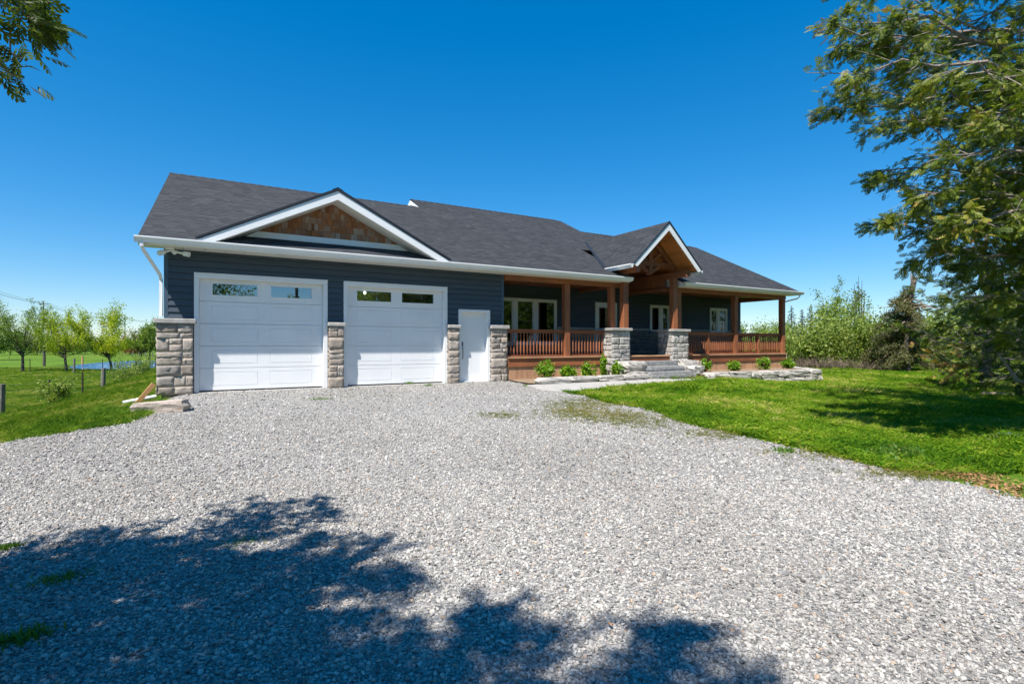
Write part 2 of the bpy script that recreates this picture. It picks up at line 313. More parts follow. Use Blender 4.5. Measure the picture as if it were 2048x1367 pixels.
# --- stone work
def stone(parent,o,u,v,n,w,h,dep,mat,seed,rough=.012):
    """one rock-faced stone: o lower left corner at the bed, u right, v up, n out"""
    r=np.random.default_rng(seed); nx,ny=6,5; o,u,v,n=map(np.array,(o,u,v,n)); vs=[];fs=[]
    for j in range(ny):
        for i in range(nx):
            a=i/(nx-1); b=j/(ny-1); edge=(i in(0,nx-1)) or (j in(0,ny-1))
            d=dep*r.uniform(.82,1.05) if edge else dep*1.05+r.normal(0,rough*.8)
            ja=0 if i in(0,nx-1) else r.normal(0,.05); jb=0 if j in(0,ny-1) else r.normal(0,.05)
            ex=r.uniform(-.004,.004) if edge else 0
            vs.append(o+u*((a+ja)*w+ex)+v*((b+jb)*h+ex)+n*d)
    for j in range(ny-1):
        for i in range(nx-1): k=j*nx+i; fs.append((k,k+1,k+nx+1,k+nx))
    ring=[(i,0) for i in range(nx)]+[(nx-1,j) for j in range(1,ny)]+[(i,ny-1) for i in range(nx-2,-1,-1)]+[(0,j) for j in range(ny-2,0,-1)]
    base=len(vs)
    for i,j in ring: vs.append(o+u*(i/(nx-1)*w)+v*(j/(ny-1)*h)-n*.01)
    L=len(ring)
    for k in range(L):
        a=ring[k][1]*nx+ring[k][0]; b2=ring[(k+1)%L]; b=b2[1]*nx+b2[0]; fs.append((b,a,base+k,base+(k+1)%L))
    if np.dot(np.cross(u,v),n)<0: fs=[q[::-1] for q in fs]
    return link('stone',mesh_np('stone',np.array(vs),np.array(fs),mat),parent)
SEED=[100]
def ashlar(parent,o,u,v,n,W,Ht,mat,dep=.030,hs=(.12,.17,.24,.30),wmin=.20,wmax=.50,gap=.013,rough=.012,clip=None):
    r=random.Random(SEED[0]); SEED[0]+=1; o=np.array(o,float); un,vn=np.array(u,float),np.array(v,float)
    z=gap*.5
    while z<Ht-.04:
        h=r.choice(hs); 
        if Ht-z-h<.09: h=Ht-z
        x=gap*.5
        while x<W-.03:
            w_=r.uniform(wmin,wmax)*(1.0 if h>.13 else 1.15)
            if W-x-w_<wmin*.7: w_=W-x
            subs=[(z,h)]
            if h>.2 and r.random()<.28: k=r.uniform(.4,.6)*h; subs=[(z,k),(z+k,h-k)]
            for zz,hh in subs:
                if clip and not clip(x+w_/2,zz+hh/2): continue
                SEED[0]+=1; stone(parent,o+un*x+vn*zz,u,v,n,w_-gap,hh-gap,dep*r.uniform(.8,1.35),mat,SEED[0],rough)
            x+=w_
        z+=h
def pier(name,x0,x1,y0,y1,z0,z1,mat,sides='f',cap=(.05,.105),capmat=M_cap,flare=0):
    p=MB().box(x0+.014,x1-.014,y0+.014,y1,z0,z1).build(name,M_mortar,H)
    if 'f' in sides: ashlar(p,(x0,y0+.03,z0),(1,0,0),(0,0,1),(0,-1,0),x1-x0,z1-z0,mat)
    if 'l' in sides: ashlar(p,(x0+.03,y1,z0),(0,-1,0),(0,0,1),(-1,0,0),y1-y0-.03,z1-z0,mat)
    if 'r' in sides: ashlar(p,(x1-.03,y0+.03,z0),(0,1,0),(0,0,1),(1,0,0),y1-y0-.03,z1-z0,mat)
    o,t=cap; b=MB(); b.box(x0-o,x1+o,y0-o,y1,z1,z1+t); c=b.build('cap_stone',capmat,p,bevel=.012)
    return p
# garage front wall
gw=MB()
for a,b,c,d in ((0.0,.64,-.3,3.22),(3.43,3.98,-.3,3.22),(6.73,7.24,-.3,3.22),(8.12,8.655,-.3,3.22),(.64,3.43,2.64,3.22),(3.98,6.73,2.64,3.22),(7.24,8.12,2.06,3.22)): gw.box(a,b,.002,.30,c,d)
gw=gw.build('garage_wall',M_corner,H)
siding(gw,.07,8.60,1.66,3.20,.0,((.56,3.51,0,2.70),(3.90,6.81,0,2.70),(7.15,8.20,0,2.09)))
for a,b in((-.005,.075),(8.595,8.675)): MB().box(a,b,-.030,.05,1.655,3.22).build('corner_post',M_corner,gw)
MB().box(8.60,8.67,.05,2.3,.4,3.2).build('garage_side_wall',M_siding,H)
# left gable wall, rear and right walls
lw=MB(); lw.prism([(0.0,.30,-1.2),(0.0,11.1,-1.2),(0.0,11.1,3.2),(0,5.6,6.12),(0,.30,3.5)],(.15,0,0)); lw=lw.build('side_wall',M_corner,H)
rw=MB(); rw.prism([(22.70,2.2,-.6),(22.70,10.2,-.6),(22.70,10.2,3.2),(22.70,5.1,5.85),(22.70,2.2,4.45)],(.15,0,0)); rw.build('side_wall',M_corner,H)
MB().box(.0,8.3,11.0,11.15,-1.4,3.2).build('rear_wall',M_corner,H); MB().box(8.3,15.6,13.4,13.55,-1,3.2).build('rear_wall',M_corner,H); MB().box(15.6,22.85,10.1,10.25,-1,3.2).build('rear_wall',M_corner,H)
MB().box(0.16,8.5,.4,10.8,-.03,.0).build('garage_floor',M_concrete,H)
MB().box(.2,8.5,6.2,6.25,0,3.1).build('garage_partition',M_soffit,H)
# stone piers on the garage
pier('stone_pier',-.14,.565,-.15,.20,-.04,1.545,M_stone,'fl')
pier('stone_pier',3.515,3.895,-.15,.0,-.06,1.545,M_stone,'fl',cap=(.035,.09))
pier('stone_pier',6.81,7.150,-.15,.0,-.06,1.545,M_stone,'fl',cap=(.035,.09))
pier('stone_pier',8.195,8.74,-.15,.10,-.06,1.545,M_stone,'flr')
MB().box(-.05,.56,-.08,.20,-.55,-.045).build('foundation',M_conc_dark,H)
# --- garage doors
def gdoor(x0,x1,idx):
    d=MB().box(x0,x1,.145,.165,0,2.60).build('garage_door',M_white,H); n=5; h=2.60/n; wx=x1-x0; cx=(x0+x1)/2
    for i in range(n):
        z0=i*h+.004; z1=(i+1)*h-.004; b=MB(); xs=[x0+.004,x0+.25,cx-.13,cx+.13,x1-.25,x1-.004]
        y=.10
        win=(i==n-1); zi0,zi1=(z0+.13,z1-.075) if win else (z0+.095,z1-.095)
        # frame of the section round two panels
        b.box(xs[0],xs[5],y,.145,z0,zi0); b.box(xs[0],xs[5],y,.145,zi1,z1)
        for a,c in((xs[0],xs[1]),(xs[2],xs[3]),(xs[4],xs[5])): b.box(a,c,y,.145,zi0,zi1)
        s=b.build('door_section',M_white,d)
        for a,c in((xs[1],xs[2]),(xs[3],xs[4])):
            if win:
                MB().box(a+.02,c-.02,y+.022,y+.030,zi0+.02,zi1-.02).build('pane',M_glass,d)
                f=MB(); f.box(a-.02,c+.02,y-.014,y+.02,zi0-.02,zi0+.02).box(a-.02,c+.02,y-.014,y+.02,zi1-.02,zi1+.02).box(a-.02,a+.02,y-.014,y+.02,zi0+.02,zi1-.02).box(c-.02,c+.02,y-.014,y+.02,zi0+.02,zi1-.02); f.build('window_frame',M_white,d)
            else:
                p=MB(); e=.018; p.v=[(a,y+.009,zi0),(c,y+.009,zi0),(c,y+.009,zi1),(a,y+.009,zi1),(a+e,y+.001,zi0+e),(c-e,y+.001,zi0+e),(c-e,y+.001,zi1-e),(a+e,y+.001,zi1-e)]
                p.f=[(0,1,5,4),(1,2,6,5),(2,3,7,6),(3,0,4,7),(4,5,6,7)]; p.build('raised_panel',M_white,d)
    MB().box(x0,x1,.095,.145,-.03,.006).build('bottom_seal',M_rubber,d)
    t=MB(); t.box(x0-.10,x0+.0,-.045,.19,-.04,2.60).box(x1-.0,x1+.10,-.045,.19,-.04,2.60).box(x0-.10,x1+.10,-.045,.19,2.60,2.70); t.build('door_casing',M_trim,d,bevel=.006)
    MB().box(x0-.1,x1+.1,-.06,.02,2.70,2.72).build('drip_cap',M_trim,d)
    MB().box(x0,x1,-.16,.165,-.2,-.03).build('sill',M_concrete,d)
    return d
gdoor(.67,3.40,0); gdoor(4.0,6.71,1)
# panes need a hollow behind: cut by building the leaf from sections only
for o in [o for o in bpy.data.objects if o.name.startswith('garage_door')]:
    me=o.data; zs=2.60-2.60/5
    for v in me.vertices:
        if v.co.z>1: v.co.z=zs+.1
sd=MB().box(7.26,8.10,.10,.145,.0,2.04).build('service_door',M_white,H,bevel=.004)
t=MB(); t.box(7.16,7.26,-.045,.16,-.04,2.02).box(8.10,8.195,-.045,.16,-.04,2.02).box(7.16,8.195,-.045,.16,2.02,2.10); t.build('door_casing',M_trim,sd,bevel=.006)
MB().box(7.26,8.10,-.03,.16,-.06,.0).build('threshold',M_trim,sd)
k=MB(); k.box(7.305,7.355,.075,.10,1.02,1.15).tube([(7.33,.09,.98),(7.33,.035,.97),(7.33,.03,.80),(7.33,.035,.66),(7.33,.09,.65)],.011,6); k.build('door_handle',M_blackmetal,sd)
# bulb that shines through the right garage window
bl=thing('ceiling_lamp','small lit bulb seen through the second garage door window','lamp',(4.95,1.9,2.62)); MB().lathe([(.0,-.04),(.03,-.03),(.04,0),(.03,.03),(.015,.06)],8).build('bulb',M_bulb,bl); MB().box(-.05,.05,-.05,.05,.06,.09).build('lamp_base',M_white,bl); MB().box(-.01,.01,-.01,.01,.09,.6).build('lamp_stem',M_white,bl)
MB().box(.2,8.5,.35,6.2,3.20,3.21).build('garage_ceiling',M_soffit,H)

# --- roof
PITCH=.5; ZE=3.36; YE=-.55
def rz(y): return ZE+PITCH*(y-YE)
SHV=[];SHF=[];SHC=[]
def shingles(O,u,v,n,poly,course=.145):
    O,u,v,n=map(lambda a:np.array(a,float),(O,u,v,n)); P=np.array(poly,float); vmin,vmax=P[:,1].min(),P[:,1].max()
    def span(t):
        xs=[]
        for i in range(len(P)):
            a,b=P[i],P[(i+1)%len(P)]
            if (a[1]-t)*(b[1]-t)<=0 and a[1]!=b[1]: xs.append(a[0]+(t-a[1])/(b[1]-a[1])*(b[0]-a[0]))
        return (min(xs),max(xs)) if len(xs)>1 else None
    k=0; t=vmin
    while t<vmax-.01:
        t1=min(t+course,vmax); s0=span(t+1e-4); s1=span(t1-1e-4); k+=1
        if s0 and s1:
            lo=min(s0[0],s1[0]); hi=max(s0[1],s1[1]); x=lo-rnd.uniform(0,.2)
            while x<hi:
                x2=x+rnd.choice((.13,.17,.21,.26,.34)); a0,b0=max(x,s0[0]),min(x2,s0[1]); a1,b1=max(x,s1[0]),min(x2,s1[1])
                if b0<a0: a0=b0=(s0[0] if x2<=s0[0] else s0[1])
                if b1<a1: a1=b1=(s1[0] if x2<=s1[0] else s1[1])
                if (b0-a0)+(b1-a1)>.01:
                    th=rnd.choice((.008,.009,.012,.014)); bs_=len(SHV)
                    for (uu,vv,hh) in ((a0,t-.006,th),(b0,t-.006,th),(b1,t1,.004),(a1,t1,.004),(a0,t-.006,-.004),(b0,t-.006,-.004)): SHV.append(O+u*uu+v*vv+n*hh)
                    SHF.extend([(bs_,bs_+1,bs_+2,bs_+3),(bs_,bs_+4,bs_+5,bs_+1)])
                    c=min(1,max(0,rnd.gauss(.45,.26))); SHC.extend([c]*6)
                x=x2
        t=t1
def roof_piece(name,poly3,O,u,v,n,thick=.05,parent=None,shing=True,mat=M_drip):
    n=Vector(n); d=MB().prism([tuple(Vector(p)-n*.004) for p in poly3],-n*thick).build(name,mat,parent or H)
    if shing: shingles(O,u,v,n,[(np.dot(np.array(p)-np.array(O),np.array(u)),np.dot(np.array(p)-np.array(O),np.array(v))) for p in poly3])
    return d
hyp=math.sqrt(1+PITCH**2); VM=(0,1/hyp,PITCH/hyp); NM=(0,-PITCH/hyp,1/hyp); NB=(0,PITCH/hyp,1/hyp)
def mainpiece(x0,x1,y0,y1,x0t=None):
    x0t=x0 if x0t is None else x0t
    roof_piece('roof_deck',[(x0,y0,rz(y0)),(x1,y0,rz(y0)),(x1,y1,rz(y1)),(x0t,y1,rz(y1))],(0,YE,ZE),(1,0,0),VM,NM)
XL0,XL1=-.43,-.17; YG,YM,YR=5.60,6.80,5.10; XM0,XM1,XR=8.10,15.60,23.15
mainpiece(XL0,XM0,YE,YG,XL1); mainpiece(XM0,13.34,YE,YM); mainpiece(13.34,15.62,2.2,YM); mainpiece(15.62,15.93,1.2,YR); mainpiece(15.93,XR,YE,YR)
for x0,x1,yr in((XL1,XM0,YG),(XM0,XM1,YM),(XM1,XR,YR)):
    ye=2*yr-YE; MB().prism([(x0,yr,rz(yr)-.01),(x1,yr,rz(yr)-.01),(x1,ye,ZE-.01),(x0,ye,ZE-.01)],(0,-.02,-.05)).build('roof_deck',M_shingle,H)
    # ridge caps, folded pieces along the ridge
    for i in range(int((x1-x0)/.28)):
        xa=x0+i*.28; c=MB(); z=rz(yr); c.v=[(xa,yr-.13,z-.045),(xa,yr,z+.03),(xa,yr+.13,z-.045),(xa+.30,yr-.13,z-.058),(xa+.30,yr,z+.014),(xa+.30,yr+.13,z-.058)]; c.f=[(0,3,4,1),(1,4,5,2),(0,1,2)]; c.build('ridge_cap',M_shingle,H)
# white rakes of the higher middle roof and the ends
def rake(x,ya,za,yb,zb,w=.03,h=.17,name='rake_board',mat=M_trim,dz=.0):
    MB().prism([(x,ya,za-h+dz),(x,ya,za+dz-.03),(x,yb,zb+dz-.03),(x,yb,zb-h+dz)],(w,0,0)).build(name,mat,H)
rake(XM0-.03,4.5,rz(4.5)-.02,YM,rz(YM)-.02,h=.24); rake(XM0-.03,YM,rz(YM)-.02,YM+1.6,rz(YM-1.6)-.02,h=.24)
MB().prism([(XM0+.06,4.6,rz(4.6)-.1),(XM0+.06,YM,rz(YM)-.1),(XM0+.06,YM+2.2,rz(YM-2.2)-.1)],(.05,0,0)).build('upper_gable_wall',M_siding,H)
rake(XM1,4.5,rz(4.5)-.02,YM,rz(YM)-.02,h=.24)
MB().prism([(XM1-.1,4.6,rz(4.6)-.1),(XM1-.1,YM,rz(YM)-.1),(XM1-.1,YM+2.2,rz(YM-2.2)-.1)],(.05,0,0)).build('upper_gable_wall',M_siding,H)
MB().prism([(XL0+.0,YE,rz(YE)-.20),(XL0,YE,rz(YE)-.05),(XL1,YG,rz(YG)-.05),(XL1,YG,rz(YG)-.20)],(.03,0,0)).build('rake_board',M_trim,H)
MB().prism([(XL1,YG,rz(YG)-.20),(XL1,YG,rz(YG)-.05),(XL0,2*YG-YE,rz(YE)-.05),(XL0,2*YG-YE,rz(YE)-.20)],(.03,0,0)).build('rake_board',M_trim,H)
rake(XR-.03,YE,rz(YE)-.02,YR,rz(YR)-.02); rake(XR-.03,YR,rz(YR)-.02,2*YR-YE,rz(YE)-.02)
# gutters: K-shaped trough, open at the top
def gutter(a,b,out,name='gutter',mat=M_trim):
    a,b,o=Vector(a),Vector(b),Vector(out); up=Vector((0,0,1)); pr=[(0,.0),(0,-.125),(.075,-.125),(.085,-.09),(.115,-.045),(.125,-.03),(.125,0),(.118,0),(.118,-.026),(.075,-.115),(.008,-.115),(.008,0)]
    m=MB(); n=len(pr)
    for p in(a,b): m.v+=[tuple(p+o*x+up*z) for x,z in pr]
    m.f=[(i,(i+1)%n,n+(i+1)%n,n+i) for i in range(n)]
    m.f+= [(0,1,10,11),(1,2,9,10),(2,3,9),(3,4,9),(4,5,8,9),(5,6,7,8)]; m.f+=[tuple(n+i for i in q[::-1]) for q in m.f[n:n+6]]
    for p in(a,b): 
        k=len(m.v); m.v+=[tuple(p+o*x+up*z) for x,z in ((0,0),(0,-.125),(.08,-.125),(.125,-.03),(.125,0))]; m.f.append(tuple(range(k,k+5)))
    return m.build(name,mat,H)
gutter((-.49,YE-.02,ZE-.012),(13.36,YE-.02,ZE-.012),(0,-1,0)); gutter((15.90,YE-.02,ZE-.012),(23.26,YE-.02,ZE-.012),(0,-1,0))
for a,b in((XL0,13.34),(15.93,XR)):
    MB().box(a,b,YE-.02,YE,ZE-.16,ZE-.04).build('fascia_board',M_trim,H)
# soffit strips, each panel of its own
for a,b in((XL0,13.34),(15.93,XR)):
    x=a
    while x<b-.05:
        x2=min(x+.405,b); MB().box(x,x2-.006,YE,-.03,3.205,3.215).build('soffit_panel',M_soffit,H); x=x2
MB().prism([(15.91,YE+.005,3.20),(15.91,YE+.005,ZE-.04),(15.91,.6,rz(.6)-.06),(15.91,.6,3.20)],(.025,0,0)).build('eave_end_board',M_trim,H)
MB().prism([(13.335,YE+.005,3.20),(13.335,YE+.005,ZE-.04),(13.335,.6,rz(.6)-.06),(13.335,.6,3.20)],(.025,0,0)).build('eave_end_board',M_trim,H)
# --- gable above the garage doors
GX,GH,GZ0,GY=3.64,3.01,3.43,-.60; GP=.5; GZ1=GZ0+GH*GP; YV=YE+(GZ1-ZE)/PITCH
gh=math.hypot(1,GP)
for s in(-1,1):
    e=GX+s*GH; pl=[(e,GY,GZ0),(e,YE+(GZ0-ZE)/PITCH,GZ0),(GX,YV,GZ1),(GX,GY,GZ1)]
    roof_piece('gable_roof',pl,(e,GY,GZ0),(0,1,0),(-s/gh,0,GP/gh),(s*GP/gh,0,1/gh))
    # white rake board, dark drip edge and sloping soffit
    MB().prism([(e+s*.0,GY,GZ0-.05),(GX,GY,GZ1-.055),(GX,GY,GZ1-.275),(e-s*.30,GY,GZ0-.06-.03)],(0,.03,0)).build('rake_board',M_trim,H)
    MB().prism([(e+s*.03,GY-.02,GZ0-.05),(e+s*.03,GY-.02,GZ0+.0),(GX,GY-.02,GZ1+.014),(GX,GY-.02,GZ1-.054)],(0,.018,0)).build('drip_edge',M_drip,H)
    q=[(e-s*.42,GY+.03,GZ0-.04+.0),(GX,GY+.03,GZ1-.25)]; 
    MB().prism([(q[0][0],GY+.03,q[0][2]),(q[1][0],GY+.03,q[1][2]),(q[1][0],.06,q[1][2]),(q[0][0],.06,q[0][2])],(0,0,.012)).build('gable_soffit',M_soffit,H)
for i in range(9):
    ya=GY+i*.3; c=MB(); c.v=[(GX-.13,ya,GZ1-.03),(GX,ya,GZ1+.035),(GX+.13,ya,GZ1-.03),(GX-.13,ya+.31,GZ1-.045),(GX,ya+.31,GZ1+.02),(GX+.13,ya+.31,GZ1-.045)]; c.f=[(0,1,4,3),(1,2,5,4)]; c.build('ridge_cap',M_shingle,H)
zb=3.80; halfb=(GZ1-.27-zb)/GP
gwall=MB().prism([(GX-halfb-.35,.055,3.60),(GX+halfb+.35,.055,3.60),(GX,.055,GZ1-.22)],(0,.03,0)).build('gable_wall',M_inner,H)
MB().prism([(GX-halfb-.28,.0,3.655),(GX+halfb+.28,.0,3.655),(GX+halfb+.02,.0,zb),(GX-halfb-.02,.0,zb)],(0,.06,0)).build('gable_base_board',M_trim,gwall)
row=0; z=zb
while z<GZ1-.30:
    hw=(GZ1-.245-z)/GP; x=-hw+rnd.uniform(-.05,.0)
    while x<hw:
        w_=rnd.uniform(.07,.17); x2=min(x+w_,hw); zt=z+.19
        a,b=GX+x+.002,GX+x2-.002; zc=min(zt,GZ1-.25-GP*max(abs(a-GX),abs(b-GX))+.10)
        if b-a>.02 and zc>z+.03:
            m=MB(); zz=z+rnd.uniform(-.008,.008); th=rnd.uniform(.018,.030); m.prism([(a,.050-th,zz),(a,.052,zz),(a,.052,zc),(a,.044,zc)],(b-a,0,0)); m.build('shake',M_shake,gwall)
        x=x2
    z+=.165; row+=1
# --- portico
PX,PH,PZ0,PY=14.47,1.60,3.72,-1.22; PP=.965; PZ1=PZ0+PH*PP; ph=math.hypot(1,PP)
porch_side=[]
for s in(-1,1):
    e=PX+s*PH; yv0=YE+(PZ0-ZE)/PITCH; yv1=YE+(PZ1-ZE)/PITCH
    roof_piece('portico_roof',[(e,PY,PZ0),(e,yv0,PZ0),(PX,yv1,PZ1),(PX,PY,PZ1)],(e,PY,PZ0),(0,1,0),(-s/ph,0,PP/ph),(s*PP/ph,0,1/ph))
    MB().prism([(e+s*.02,PY-.01,PZ0-.035),(PX,PY-.01,PZ1-.05),(PX,PY-.01,PZ1-.30),(e-s*.15,PY-.01,PZ0-.09)],(0,.03,0)).build('rake_board',M_trim,H)
    MB().prism([(e+s*.03,PY-.03,PZ0-.03),(e+s*.03,PY-.03,PZ0+.012),(PX,PY-.03,PZ1+.02),(PX,PY-.03,PZ1-.045)],(0,.018,0)).build('drip_edge',M_drip,H)
    gutter((e+s*.005,PY+.02,PZ0-.015),(e+s*.005,yv0+.05,PZ0-.015),(s,0,0))
    # cedar boards on the underside, each its own
    L=PH*ph; k=int(L/.14)
    nv=Vector((s*PP/ph,0,1/ph)); vd=Vector((-s/ph,0,PP/ph))
    for i in range(k):
        p0=Vector((e,PY+.02,PZ0))-nv*.075+vd*(i*.14+.06); yb=2.15
        MB().prism([tuple(p0),tuple(p0+vd*.134),tuple(p0+vd*.134-nv*.015),tuple(p0-nv*.015)],(0,yb-PY,0)).build('ceiling_board',M_ceil,H)
    # side beams the rafters sit on, running back over the posts
    xb=PX+s*1.20
    MB().box(xb-.1,xb+.1,-1.0,2.15,3.50,3.70).build('side_beam',M_woody,H)
    # upright boards between side beam and porch ceiling
    pn=MB().box(xb-.09,xb+.09,.12,2.15,3.06,3.16).build('lower_side_beam',M_woody,H)
    for i in range(18): MB().box(xb-.035,xb+.035,.13+i*.112,.13+i*.112+.106,3.16,3.50).build('upright_board',M_woodz,H)
    # valley flashing
    a=Vector((e,yv0,PZ0)); b=Vector((PX,yv1,PZ1)); off=Vector((s*.16,0,0)); up=Vector(NM)*.028
    m=MB(); m.poly([a+up,a+up+off,b+up+off*.8,b+up]); m.build('valley_flashing',M_drip,H)
tr=MB(); TY=-.30
tr.bar((PX-1.25,TY,3.94),(PX+1.25,TY,3.94),.16,.16).build('truss_chord',M_woodx,H)
MB().bar((PX,TY-.005,3.60),(PX,TY-.005,4.85),.18,.17,(0,1,0)).build('king_post',M_woodz,H)
MB().lathe([(.15,-.06),(.13,0),(.10,.06)],4).build('king_post_drop',M_woodz,H).location=(PX,TY,3.62)
for s in(-1,1):
    MB().bar((PX+s*1.30,TY+.003,3.72),(PX+s*.05,TY+.003,4.90),.14,.17,(0,1,0)).build('truss_rafter',M_woodx,H)
    MB().bar((PX+s*.06,TY+.004,3.98),(PX+s*.62,TY+.004,4.40),.11,.11,(0,1,0)).build('truss_strut',M_woodx,H)
    MB().bar((PX+s*.08,TY+.006,3.66),(PX+s*.48,TY+.006,3.88),.11,.11,(0,1,0)).build('truss_brace',M_woodx,H)
    MB().box(PX+s*1.20-.11,PX+s*1.20+.11,-.42,-.20,1.63,3.50).build('portico_post',M_woodz,H,bevel=.008)
# --- porch frame
DZ=.68
MB().box(8.68,13.45,-.10,.10,3.05,3.20).build('porch_beam',M_woodx,H); MB().box(15.80,22.86,-.10,.10,3.05,3.20).build('porch_beam',M_woodx,H)
MB().box(22.66,22.86,.10,2.2,3.05,3.20).build('porch_beam',M_woody,H)
MB().box(8.68,13.35,.1,2.2,3.205,3.215).build('porch_ceiling',M_woodx,H); MB().box(15.6,22.8,.1,2.2,3.205,3.215).build('porch_ceiling',M_woodx,H)
def post(x0,x1,y0=-.1,y1=.1,z0=DZ,z1=3.05): return MB().box(x0,x1,y0,y1,z0,z1).build('porch_post',M_woodz,H,bevel=.008)
post(10.93,11.13); post(12.86,13.06,-.1,.1,1.63); post(16.13,16.33,-.1,.1,1.63); post(19.42,19.62); post(22.62,22.82)
# deck boards run along the front; rim, nosing, skirting
dk=MB().box(8.69,22.8,-.04,2.2,.56,.645).build('porch_deck',M_woodx,H)
for i in range(16): MB().box(8.69,22.82,-.06+i*.141,-.06+i*.141+.135,.648,.678).build('deck_board',M_woodx,dk)
for a,b in((8.76,12.64),(16.27,22.85)):
    MB().box(a,b,-.17,-.061,.645,.690).build('deck_nosing',M_skirt,dk); MB().box(a,b,-.13,-.06,.39,.644).build('rim_board',M_woodx,dk,bevel=.004)
    x=a
    while x<b-.01:
        x2=min(x+.098,b); MB().box(x+.001,x2-.002,-.095,-.075+rnd.uniform(0,.004),-.45,.40).build('skirting_board',M_skirt,dk); x=x2
MB().box(13.42,15.48,-.34,-.061,.645,.690).build('deck_nosing',M_skirt,dk); MB().box(13.42,15.48,-.31,-.06,.49,.644).build('rim_board',M_woodx,dk)
MB().box(22.76,22.85,-.06,2.2,.39,.644).build('rim_board',M_woody,dk); MB().box(22.77,22.83,-.06,2.2,-.45,.39).build('skirting_board',M_skirt,dk)
# porch piers
for a,b in((12.62,13.42),(15.48,16.30)):
    pier('stone_pier',a,b,-.46,.30,-.1,1.54,M_stoneg,'flr',cap=(.06,.09))
# railings
BAL=MB().lathe([(.020,0),(.020,.10),(.026,.115),(.030,.16),(.028,.40),(.019,.52),(.014,.60),(.020,.63),(.020,.74)],6).mesh('baluster',M_woodz,smooth=True)
def railing(a,b,axis='x',mid=()):
    rl=MB()
    if axis=='x': rl.box(a,b,-.06,.07,1.50,1.545); base=rl.build('railing',M_woodx,H); MB().box(a,b,-.02,.03,1.43,1.495).build('under_rail',M_woodx,base); MB().box(a,b,-.03,.04,.70,.74).build('bottom_rail',M_woodx,base)
    else: rl.box(22.65,22.79,a,b,1.50,1.545); base=rl.build('railing',M_woody,H); MB().box(22.69,22.75,a,b,1.43,1.495).build('under_rail',M_woody,base); MB().box(22.69,22.75,a,b,.70,.74).build('bottom_rail',M_woody,base)
    n=max(2,int(round((b-a)/.122)))
    for i in range(n):
        t=a+(i+.5)*(b-a)/n
        if axis=='x': link('baluster',BAL,base,(t,.005,.72))
        else: link('baluster',BAL,base,(22.72,t,.72))
    for m_ in mid: MB().box(m_-.045,m_+.045,-.05,.06,.66,1.50).build('rail_post',M_woodz,base)
railing(8.75,10.93); railing(11.13,12.62); railing(16.30,19.42,mid=(17.9,)); railing(19.62,22.62,mid=(21.05,)); railing(.1,2.2,'y')
# porch rear wall
WY=2.2
OPEN=((9.42,12.19,1.08,2.735),(14.03,15.14,.60,2.735),(16.98,18.12,1.59,2.735),(20.70,21.88,1.59,2.735))
pw=MB(); xs=sorted({8.655,22.85,*[o[0]+.03 for o in OPEN],*[o[1]-.03 for o in OPEN]})
for a,b in zip(xs[:-1],xs[1:]):
    op=[o for o in OPEN if o[0]<(a+b)/2<o[1]]
    if not op: pw.box(a,b,WY+.02,WY+.15,-.3,3.3)
    else: o=op[0]; pw.box(a,b,WY+.02,WY+.15,-.3,o[2]+.03); pw.box(a,b,WY+.02,WY+.15,o[3]-.03,3.3)
pw=pw.build('porch_wall',M_corner,H)
siding(pw,8.70,22.80,1.73,3.25,WY+.02,OPEN); MB().box(22.78,22.87,WY-.02,WY+.1,.68,3.2).build('corner_post',M_corner,pw)
siding(pw,13.3,15.65,1.73+CRS*11,4.2,WY+.02)
wn=MB().box(8.72,22.84,WY-.028,WY+.018,.682,1.64).build('wainscot',M_mortar,H)
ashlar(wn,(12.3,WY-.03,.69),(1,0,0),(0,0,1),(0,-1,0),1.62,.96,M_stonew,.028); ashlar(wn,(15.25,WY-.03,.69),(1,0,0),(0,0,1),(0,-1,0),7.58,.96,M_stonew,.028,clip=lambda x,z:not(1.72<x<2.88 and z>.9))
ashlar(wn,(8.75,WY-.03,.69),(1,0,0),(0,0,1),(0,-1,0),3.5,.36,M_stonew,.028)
for a,b in((12.22,14.0),(15.17,16.95),(18.15,20.67),(21.91,22.93)): MB().box(a,b,WY-.09,WY+.015,1.645,1.725).build('cap_stone',M_cap,wn,bevel=.008)
